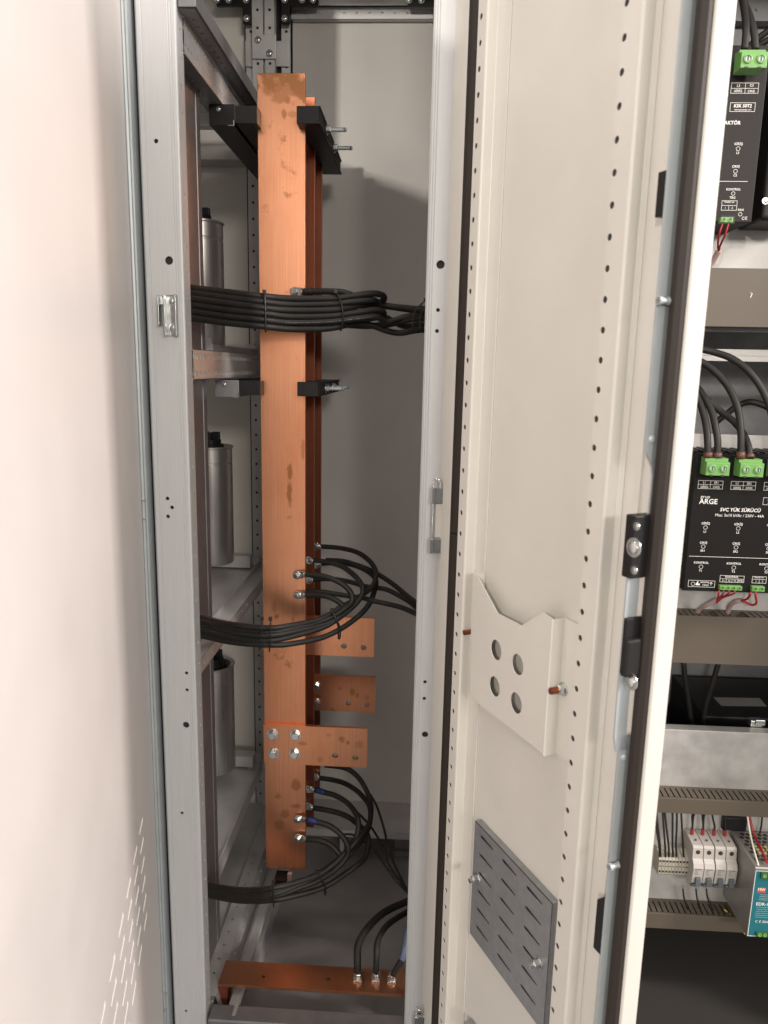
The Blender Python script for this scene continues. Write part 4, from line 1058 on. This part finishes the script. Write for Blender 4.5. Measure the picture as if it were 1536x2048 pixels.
for dx, i in ((0, 1), (65.5, 2), (131, 3)):
    dy = dx*.028
    pr.t('GİRİŞ', 1411.5 + dx, 1047 + dy, 4.6, .012); pr.led(1411 + dx, 1055 + dy); pr.t('L%d' % i, 1410 + dx, 1063.5 + dy, 4.6, .012)
    pr.t('ÇIKIŞ', 1407 + dx, 1085.5 + dy, 4.6, .012); pr.led(1406.5 + dx, 1093 + dy); pr.t('SR%d' % i, 1405.5 + dx, 1101.5 + dy, 4.6, .012)
    pr.t('KONTROL', 1402.5 + dx, 1125.5 + dy, 4.6, .012); pr.led(1402 + dx, 1133.5 + dy); pr.t('T%d' % i, 1401 + dx, 1141.5 + dy, 4.6, .012)
pr.line(1378, 1112.5, 1590, 1118.5, .0007)
pr.box(1377, 1160, 1429, 1175); pr.led(1386, 1167.5, 4); pr.t('MONTAJ', 1409.5, 1164.8, 3.3, .01); pr.t('YÖNÜ', 1411, 1170.5, 3.3, .01); pr.t('↑', 1422, 1168, 7, .01)
c = P(1395.5, 1167.5, y2 - .0003); pr.mb.quad(c + V((-.004, 0, -.003)), c + V((.004, 0, -.003)), c + V((.004, 0, .0005)), c + V((-.004, 0, .0005)))
pr.mb.quad(c + V((-.003, -.0001, .0005)), c + V((-.0005, -.0001, .0005)), c + V((.001, -.0001, .005)), c + V((-.001, -.0001, .005)))
pr.box(1440.5, 1150.5, 1487.5, 1165.5); pr.line(1441, 1158, 1487, 1158); pr.t('KONTROL', 1464, 1154.3, 4.2, .012)
for k, s_ in enumerate(('T1', 'T2', 'T3', 'GND')):
    pr.t(s_, 1446.5 + 11.5*k, 1161.8, 3.4, .01)
    if k: pr.line(1440.5 + 11.7*k, 1158, 1440.5 + 11.7*k, 1165.5)
pr.box(1505, 1152.5, 1532, 1167); pr.line(1505.5, 1159, 1531.5, 1159); pr.line(1518.3, 1159, 1518.3, 1167); pr.t('TERMİK NC', 1518.5, 1155.5, 2.7, .005); pr.t('1', 1512, 1163, 3.6, .01); pr.t('2', 1525, 1163.2, 3.6, .01)
pr.done(m2)
small_terminal(m2, 1440, 1171.5, 1181.5, 1484, .166, 4); small_terminal(m2, 1505, 1173, 1184, 1529, .166, 2)
# upper module
y1 = .175
e1 = P(1502, 445, y1); zb1 = e1.z; X11 = P(1513, 350, y1).x; X10 = X11 - .15
m1 = thing('contactor_module', 'black module with white lettering and one green plug at the top right of the picture', 'driver module', (X11 - .07, .24, zb1))
M['module_g'] = mat('grey_black_powder_coat', (.020, .0175, .017), .55, bump=.15, bscale=1200, spec=.2)
mb = MB(); mb.box(X10, y1, zb1, X11, YP - .001, P(1500, 90, y1).z); mb.build('housing', M['module_g'], m1, bevel=.0015)
green_block(m1, 1484, 102, 137, 1533, .135)
pr = Print(y1)
pr.box(1463, 165.5, 1516, 187); pr.line(1463, 176.7, 1516, 176.7); pr.line(1490.5, 166, 1490.5, 187)
pr.t('L3', 1477, 171.5, 5.5, .01); pr.t('C3', 1503.5, 171, 5.5, .012); pr.t('GİRİŞ', 1476, 182, 4.8, .01); pr.t('ÇIKIŞ', 1502.5, 182.5, 4.8, .012)
pr.box(1461, 205, 1509.5, 223.5); pr.t('KSK 50T2', 1485.5, 212, 7.2, .025, shear=.05); pr.t('www.gruparge.com', 1485.5, 219.3, 3.6, .008)
pr.t('REAKTİF KONTAKTÖR', 1481, 246, 8.0, .022, align='RIGHT', shear=.05)
for y, s_, z_ in ((288, 'GİRİŞ', 'L3'), (333, 'ÇIKIŞ', 'C3')):
    x = 1477 - (y - 288)*.115; pr.t(s_, x, y, 5, .012); pr.led(x - .8, y + 9.5, 4.6); pr.t(z_, x - 1.5, y + 18, 5, .012)
pr.line(1380, 361, 1495, 364, .0007)
pr.t('KONTROL', 1467, 379, 5, .012); pr.led(1466.5, 387); pr.t('TRG', 1465, 395.5, 5, .012)
pr.box(1444, 401, 1473, 421); pr.line(1444, 411, 1473, 411); pr.line(1457.5, 411, 1457.5, 421); pr.t('TERMİK NC', 1458.5, 404.5, 3.2, .005); pr.t('1', 1450.5, 416, 4.4, .01); pr.t('2', 1464.5, 416, 4.4, .01)
pr.t('FAN', 1481.5, 420, 5, .012); pr.led(1480.5, 428.5); pr.t('C€', 1489, 437, 7, .0)
pr.done(m1)
mb = MB(); a, b = P(1442, 431, y1 - .0006), P(1469, 447, y1 - .0006); mb.box(a.x, y1 - .0006, b.z, b.x, y1 + .001, a.z); mb.build('terminal_recess', M['dark'], m1)
small_terminal(m1, 1442, 434, 445, 1466, .158, 2)
# black device at the far top right, cut by the frame
q = P(1522, 440, .19)
t = thing('black_device', 'rounded black housing cut by the right picture edge beside the upper module', 'device', (q.x + .04, .24, q.z))
mb = MB(); mb.box(q.x, .19, q.z, q.x + .09, YP - .001, P(1522, 60, .19).z); mb.build('housing', M['black'], t, bevel=.008, seg=4)
panscrew(t, P(1531, 402, .1895), (0, -1, 0), .004)
# small wires and sheathed leads
def wire(pts, r, lab, mt, group, cat='wire', extra=None): return cable(pts, r, lab, group, mt=mt, cat=cat, n=8, extra=extra)
gR = 'red control wires'
wire([(1446, 444, .162), (1438, 470, .165), (1436, 488, .19), (1437, 505, .22)], .0018, 'left red wire under the small plug of the upper module', 'red', gR)
wire([(1458, 444, .162), (1450, 470, .165), (1441, 490, .19), (1437, 505, .22)], .0018, 'right red wire under the small plug of the upper module', 'red', gR)
wire([(1438, 500, .215), (1433, 510, .225), (1426, 522, .235), (1415, 535, .245)], .0055, 'pale sheathed lead ending in red wires above the topmost duct', 'pink', 'pale sheathed leads', 'cable')
for i, x in enumerate((1438, 1447, 1458, 1469)):
    wire([(x, 1180, .170), (x - 1, 1187, .17), (1436 + i*3 - 0, 1196, .19), (1433, 1206, .2)], .0017, ('leftmost', 'second', 'third', 'fourth')[i] + ' short red wire under the four-way plug of the large module', 'red', gR)
wire([(1434, 1199, .205), (1424, 1204, .215), (1410, 1211, .235), (1400, 1217, .26), (1394, 1226, .275)], .0050, 'pale sheathed lead entering the wide duct, left one', 'pink', 'pale sheathed leads', 'cable')
wire([(1502, 1183, .170), (1500, 1190, .17), (1494, 1198, .19), (1483, 1201, .2)], .0022, 'left red wire under the two-way plug of the large module', 'red', gR)
wire([(1512, 1183, .170), (1511, 1191, .17), (1513, 1205, .18), (1505, 1210, .19), (1490, 1204, .2), (1483, 1201, .2)], .0022, 'red wire hanging in a loop under the two-way plug', 'red', gR)
wire([(1485, 1201, .205), (1474, 1202, .215), (1464, 1207, .235), (1458, 1215, .26), (1455, 1226, .275)], .0050, 'pale sheathed lead entering the wide duct, right one', 'pink', 'pale sheathed leads', 'cable')
RK = .0066
kb = [
 ([(1416, 915, .16), (1415, 880, .165), (1412, 850, .18), (1405, 820, .20), (1395, 795, .22), (1380, 770, .24)], 'black cable into the first pole of the left green plug', 'heatshrink'),
 ([(1435, 916, .16), (1435, 880, .165), (1430, 850, .175), (1424, 825, .19), (1412, 800, .21), (1395, 775, .24)], 'black cable into the second pole of the left green plug', 'heatshrink'),
 ([(1481, 917, .16), (1482, 870, .165), (1476, 820, .18), (1460, 780, .20), (1435, 748, .22), (1405, 725, .24), (1375, 712, .25)], 'black cable arching into the first pole of the second green plug', 'heatshrink'),
 ([(1500, 917, .16), (1496, 890, .175), (1485, 865, .20), (1466, 842, .22), (1440, 822, .24), (1415, 800, .25)], 'black cable slanting behind into the second pole of the second green plug', 'heatshrink'),
 ([(1548, 917, .16), (1545, 840, .17), (1530, 790, .185), (1500, 745, .20), (1465, 718, .22), (1430, 705, .24), (1400, 698, .25), (1370, 695, .26)], 'topmost black cable arching over the galvanised cross rail', None),
 ([(1560, 830, .36), (1530, 812, .38), (1500, 804, .39), (1475, 812, .40), (1450, 830, .41), (1425, 850, .42)], 'black cable looping in the dark gap above the large module', None)]
for pts, lab, hs_ in kb:
    cable(pts, RK, lab, 'black cables over the large driver', extra=[(0, 3, hs_, 'sleeve', 1.25)] if hs_ else None)
for pts, lab in (
 ([(1489, 100, .15), (1492, 60, .155), (1490, 30, .17), (1484, -10, .19)], 'left black cable entering the top green plug'),
 ([(1511, 100, .15), (1508, 65, .155), (1500, 35, .17), (1488, 5, .2), (1478, -20, .22)], 'right black cable entering the top green plug'),
 ([(1490, 100, .30), (1515, 78, .29), (1545, 55, .28)], 'upper of two black cables slanting behind the top green plug'),
 ([(1500, 105, .28), (1520, 90, .27), (1550, 72, .26)], 'lower of two black cables slanting behind the top green plug')):
    cable(pts, RK*.9, lab, 'black cables at the top right')

# ------------------------------------------------------------------ miniature circuit breakers
def breaker():
    w = .0208
    t = thing('circuit_breaker', '', 'circuit breaker', (0, 0, 0), 'white circuit breakers in the row')
    # side profile (y forward = -y, z up), origin at back bottom left
    pr = [(0, -.012), (-.048, -.030), (-.052, -.024), (-.058, -.020), (-.066, -.012), (-.070, .020), (-.066, .028), (-.058, .034), (-.056, .054), (-.052, .058), (0, .062)]
    mb = MB(); mb.prism([(0.0004, y, z) for y, z in pr], (w - .0008, 0, 0)); mb.build('body', M['mcb'], t, bevel=.0007)
    mb = MB(); mb.cyl((w/2, -.0575, .0465), (w/2, -.0562, .0465), .0042, 16)
    mb.box(w*.42, -.040, .0610, w*.58, -.036, .0620); mb.build('screw_hole', M['dark'], t)
    mb = MB(); mb.box(w*.28, -.0745, -.0155, w*.74, -.060, .0015); mb.build('toggle', M['toggle'], t, bevel=.001)
    mb = MB(); mb.lathe((w/2, -.0600, -.0195), (0, -.55, -.83), [(0, w*.47), (.003, w*.47), (.004, w*.3)], 18); mb.build('toggle_base', M['toggle'], t)
    mb = MB()
    for k, (l, h) in enumerate(((.6, .0012), (.3, .0006), (.26, .0006), (.34, .0006), (.42, .0006))):
        z = .0175 - .0028*k; yy = -.0702 + (.020 - z)*.0 ; 
        mb.quad((w*.18, -.0702 - 0.0*(k) + (.0175 - z)*.125, z), (w*(.18 + l), -.0702 + (.0175 - z)*.125, z), (w*(.18 + l), -.0702 + (.0175 - z)*.125, z + h), (w*.18, -.0702 + (.0175 - z)*.125, z + h))
    mb.build('printed_text', M['mcbtext'], t, recalc=False)
    mb = MB(); mb.cyl((w*.45, -.018, .0612), (w*.42, -.016, .072), .0034, 10); mb.build('ferrule', M['redferrule'], t)
    return t
b0 = breaker()
brk = [b0] + [copy_tree(b0) for _ in range(3)]
bl = ('white breaker at the left end of the row of four', 'white breaker second from the left, under the second pair of black wires', 'white breaker third from the left in the row', 'white breaker at the right end of the row beside the power supply')
anchor = P(1385, 1704, YP - .058)    # nose top left corner, local (0,-.056,.054)
for i, o in enumerate(brk):
    o.scale = (1.115, 1, 1.16)
    o.location = (anchor.x + .0237*i + (.0010 if i > 1 else 0), YP - .002, P(1400, 1697, YP - .058).z - .054*1.16); o['label'] = bl[i]
bz = brk[0].location.z; bx = brk[0].location.x
mb = MB(); mb.box(.25, YP - .0085, bz - .004, 1.0, YP - .0005, bz + .034); mb.build('din_rail', M['plate'], cc)
# row of terminal blocks
def tblock():
    w = .0072
    t = thing('terminal_block', '', 'terminal block', (0, 0, 0), 'beige rail terminal blocks')
    mb = MB(); pr = [(0, -.024), (-.030, -.024), (-.034, -.020), (-.034, .014), (-.030, .018), (-.012, .030), (0, .030)]
    mb.prism([(.0003, y, z) for y, z in pr], (w - .0006, 0, 0)); mb.build('body', M['tblock'], t, bevel=.0004)
    mb = MB()
    for z in (-.016, -.0015, .0095): mb.box(w*.22, -.0346, z, w*.8, -.0338, z + (.0045 if z != -.0015 else .0015))
    mb.build('opening', M['dark'], t)
    return t
t0 = tblock(); tb = [t0] + [copy_tree(t0) for _ in range(8)]
ta = P(1315, 1727, YP - .036)
nm = ('first', 'second', 'third', 'fourth', 'fifth', 'sixth', 'seventh', 'eighth', 'ninth')
for i, o in enumerate(tb):
    o.location = (ta.x + .0073*i, YP - .009, ta.z); o['label'] = nm[i] + ' beige terminal block from the left, left of the breakers'
# thin black wires down to the terminals and breakers
gb = 'thin black wires from the narrow duct'
for i, (x0, x1, y1_) in enumerate(((1308, 1319, 1711), (1312, 1321, 1711), (1325, 1331, 1711), (1329, 1338, 1711), (1345, 1346, 1711), (1354, 1353, 1711), (1362, 1367, 1711))):
    wire([(x0, 1618, .262), (x0 + (x1 - x0)*.35, 1650, .255), (x1 - 1, 1690, .252), (x1, y1_ + 2, .262)], .0022, nm[i] + ' thin black wire from the left, dropping to the terminal blocks', 'cable', gb)
for i, (x0, k, s_) in enumerate(((1386, 0, 'left of the pair at the first breaker'), (1392, 0, 'right of the pair at the first breaker'), (1405, 1, 'left of the pair at the second breaker'), (1412, 1, 'right of the pair at the second breaker'), (1423, 2, 'single one at the third breaker'), (1452, 3, 'single one at the fourth breaker'))):
    o = brk[k]; end = V(o.location) + V((.0232*.43, -.017, .071*1.16))
    a_ = P(x0, 1618, .275); pts = [a_, a_*.45 + (end + V((0, 0, .012)))*.55 + V((0, .004, 0)), end + V((0, 0, .010)), end]
    w = spline(pts, 6); mb = MB(); mb.tube(w, .0021, 8); oo = mb.build('wire', M['cable'])
    for v in oo.data.vertices: v.co -= w[0]
    oo.location = w[0]; tag(oo, 'thin black wire, ' + s_, 'wire', gb)
for i, (x0, x1, s_) in enumerate(((1366, 1374, 'below the left breaker'), (1392, 1400, 'below the second breaker'), (1413, 1424, 'below the third breaker'))):
    wire([(x0, 1778, .27), (x0 + 2, 1796, .268), (x1, 1815, .268), (x1 + 3, 1826, .275)], .0018, 'thin dark wire entering the lowest duct ' + s_, 'cable', gb)
wire([(1448, 1818, .272), (1462, 1832, .262), (1478, 1850, .256), (1490, 1868, .254)], .0020, 'yellow-green wire slanting out of the lowest duct', 'yellow', 'coloured wires at the power supply')
# ------------------------------------------------------------------ power supply
ys = .165
p0, p1 = P(1516, 1742, ys), P(1493, 1873, ys)
ps = thing('power_supply', 'power supply with teal front label and honeycomb grille, cut by the right edge', 'power supply', (p1.x + .03, .23, p1.z))
mb = MB(); mb.prism([(p1.x, ys + .002, p0.z + .008), (p1.x, ys, p0.z + .006), (p1.x, ys, p1.z), (p1.x, YP - .01, p1.z), (p1.x, YP - .01, p0.z + .008)], (.12, 0, 0)); mb.build('case', M['psu'], ps, bevel=.001)
mb = MB()
a, b = P(1518, 1752, ys - .0006), P(1501, 1866, ys - .0006)
mb.box(p1.x + .0015, ys - .0008, p1.z + .004, p1.x + .11, ys - .0001, p0.z); mb.build('front_label', M['teal'], ps)
mb = MB(); mb.frame((p1.x + .0575, ys - .0011, (p0.z + p1.z)/2 + .002), EX, EZ, .113, p0.z - p1.z - .001, .0012); mb.build('label_border', M['ink'], ps, recalc=False)
mb = MB(); c = P(1523, 1780, ys - .0012); mb.box(c.x - .008, c.y, c.z - .006, c.x + .008, c.y + .0002, c.z + .005)
mb.build('logo', M['logo'], ps)
mb = MB()
mb.text('MW', c + V((0, -.0003, .0008)), EX, EZ, .0085, .02)
pl = Print(ys - .001)
pl.t('EDR-120', 1512, 1808, 6.5, .02, align='LEFT'); pl.t('C € 50/60Hz', 1510, 1843, 5, .01, align='LEFT')
for k in range(4): pl.line(1520 - k*.8, 1790 + 3.4*k, 1545, 1790 + 3.4*k, .0004)
for k in range(6): pl.line(1513 - k*.8, 1815 + 4*k, 1545, 1815 + 4*k, .0004)
pl.done(ps)
mb.build('logo_text', M['ink'], ps, recalc=False)
mb = MB(); z = p0.z + .0082
for i in range(9):
    for j in range(8):
        x = p1.x + .014 + .0125*i + (.006 if j % 2 else 0); y = ys + .026 + .0125*j
        if y < YP - .02: mb.cyl((x, y, z - .001), (x, y, z + .0004), .0052, 6)
mb.build('honeycomb_vent', M['dark'], ps)
mb = MB()
for i in range(3):
    for j in range(3): mb.lathe((p1.x + .030 + .011*i, ys + .050 + .011*j, z), (0, 0, 1), [(0, .0042), (.0015, .004), (.0022, .002)], 10)
mb.build('inner_component', M['ledyellow'], ps)
for (y0_, y1_, n_) in ((1745, 1757, 0), (1864, 1873, 1)):
    a = P(1519 - 10*n_, y0_, ys - .004); b = P(1519 - 10*n_, y1_, ys - .004)
    mb = MB(); mb.box(a.x + .004, ys - .005, b.z, a.x + .09, ys - .0009, a.z); g = mb.build('terminal_strip', M['darkgreen'], ps, bevel=.0005)
    for k in range(5):
        mb = MB(); mb.lathe((a.x + .011 + .0105*k, ys - .005, (a.z + b.z)/2), (0, -1, 0), [(0, .0042), (.001, .0042), (.001, .0026), (.0002, .0025)], 12); mb.build('screw', M['green'], g)
# red and white wires into the power supply
wire([(1494, 1625, .27), (1500, 1665, .25), (1508, 1700, .21), (1517, 1732, .172)], .0019, 'white wire dropping into the power supply', 'white', 'coloured wires at the power supply')
wire([(1497, 1625, .27), (1508, 1668, .25), (1522, 1698, .21), (1534, 1725, .172)], .0026, 'red wire dropping into the power supply', 'red', 'coloured wires at the power supply')
wire([(1525, 1625, .29), (1523, 1650, .289), (1518, 1674, .285)], .0018, 'thin black wire behind the power supply', 'cable', gb)
mb = MB(); a = P(1447, 1634, .288); b = P(1492, 1662, .288); mb.box(a.x, .286, b.z, b.x, YP - .001, a.z); o = mb.build('black_clip', M['black'], None, bevel=.002)
tag(o, 'black block on the plate behind the right end of the breakers', 'clip')
# dim things in the dark gap under the wide duct
q0 = PZ(1425, 1395, .42)
t = thing('dark_box', 'black box with a grey label in the dark gap below the wide duct', 'box', (.8, .6, .30))
zt_ = P(1480, 1400, .56).z
mb = MB(); a = P(1400, 1400, .50); mb.box(a.x, .46, zt_ - .25, a.x + .40, .70, zt_); mb.build('body', M['black'], t, bevel=.003)
mb = MB(); l0, l1, l2, l3 = [PZ(x, y, zt_ + .0006) for x, y in ((1427, 1394.5), (1519, 1396), (1534, 1413), (1443, 1412))]; mb.quad(l0, l1, l2, l3)
M['dimlabel'] = mat('grey_label', (.20, .19, .18), .6); mb.build('label_plate', M['dimlabel'], t)
for pts, lab in (([(1367, 1322, .42), (1372, 1370, .43), (1378, 1410, .44), (1383, 1450, .45)], 'dim dark cable hanging in the gap under the wide duct, left one'),
                 ([(1438, 1322, .42), (1424, 1370, .43), (1412, 1410, .44), (1405, 1450, .45)], 'dim dark cable leaning in the gap under the wide duct, right one')):
    cable(pts, .006, lab, 'dim cables in the dark gap')
mb = MB(); a = P(1515, 1447, .33); mb.box(a.x - .014, .33, a.z - .010, a.x + .012, .35, a.z + .006); mb.box(a.x - .006, .326, a.z - .004, a.x + .016, .33, a.z + .010)
o = mb.build('metal_clamp', M['zinc'], None, bevel=.002); tag(o, 'small metal clamp peeking over the lowest mounting plate', 'clamp')

# =================================================================== CAMERA
cam = bpy.data.cameras.new('camera'); co = bpy.data.objects.new('camera', cam); COL.objects.link(co)
right, down, fwd = V((R[0][0], R[1][0], R[2][0])), V((R[0][1], R[1][1], R[2][1])), V((R[0][2], R[1][2], R[2][2]))
mw = Matrix.Identity(4)
for i in range(3): mw[i][0] = right[i]; mw[i][1] = -down[i]; mw[i][2] = -fwd[i]; mw[i][3] = CAM[i]
co.matrix_world = mw
cam.sensor_fit = 'HORIZONTAL'; cam.sensor_width = 36; cam.lens = FPX/1536*36; cam.clip_start = .02; cam.clip_end = 60
cam.dof.use_dof = True; cam.dof.focus_distance = 1.5; cam.dof.aperture_fstop = 9.0
S.camera = co

# =================================================================== LIGHT
w = bpy.data.worlds.new('World'); S.world = w; w.use_nodes = True
nt = w.node_tree; bg = nt.nodes['Background']
tc = nt.nodes.new('ShaderNodeTexCoord'); sx = nt.nodes.new('ShaderNodeSeparateXYZ'); nt.links.new(tc.outputs['Generated'], sx.inputs[0])
mr = nt.nodes.new('ShaderNodeMapRange'); mr.inputs[1].default_value = -.12; mr.inputs[2].default_value = .6; mr.inputs[3].default_value = .03; mr.inputs[4].default_value = .78
nt.links.new(sx.outputs[2], mr.inputs[0])
ml = nt.nodes.new('ShaderNodeMapRange'); ml.inputs[1].default_value = .2; ml.inputs[2].default_value = -1.; ml.inputs[3].default_value = 0; ml.inputs[4].default_value = .40
ad = nt.nodes.new('ShaderNodeMath'); ad.operation = 'ADD'; nt.links.new(sx.outputs[0], ml.inputs[0])
nt.links.new(mr.outputs[0], ad.inputs[0]); nt.links.new(ml.outputs[0], ad.inputs[1]); m3 = nt.nodes.new('ShaderNodeMapRange'); m3.inputs[1].default_value = .1; m3.inputs[2].default_value = 1.; m3.inputs[3].default_value = 0; m3.inputs[4].default_value = .95
a3 = nt.nodes.new('ShaderNodeMath'); a3.operation = 'ADD'; nt.links.new(sx.outputs[0], m3.inputs[0]); nt.links.new(m3.outputs[0], a3.inputs[1]); nt.links.new(ad.outputs[0], a3.inputs[0])
nt.links.new(a3.outputs[0], bg.inputs['Strength'])
bg.inputs['Color'].default_value = (1, .958, .915, 1)
def area(loc, target, sx_, sy_, power, col=(1, .93, .84)):
    l = bpy.data.lights.new('ceiling_lamp', 'AREA'); l.shape = 'RECTANGLE'; l.size = sx_; l.size_y = sy_; l.energy = power; l.color = col
    o = bpy.data.objects.new('ceiling_lamp', l); COL.objects.link(o); o.location = loc
    d = V(target) - V(loc); o.rotation_euler = d.to_track_quat('-Z', 'Y').to_euler(); return o
area((2.6, -1.08, 2.60), (-.35, -.45, 1.2), .30, .8, 106, (1, .915, .865))
area((-1.75, -6.5, 2.871), (-.1, .7, 1.75), .16, .16, 190)
area((2.0, -6.0, 2.75), (-.1, 0, 1.4), 1.6, .6, 150)
area((-.25, -.32, 2.95), (-.25, -.32, 0), 1.1, .16, 12)

S.render.engine = 'CYCLES'
S.view_settings.view_transform = 'Standard'
try: S.view_settings.look = 'None'
except Exception: pass
S.view_settings.exposure = 0; S.view_settings.gamma = 1; S.view_settings.use_curve_mapping = False
S.cycles.max_bounces = 8
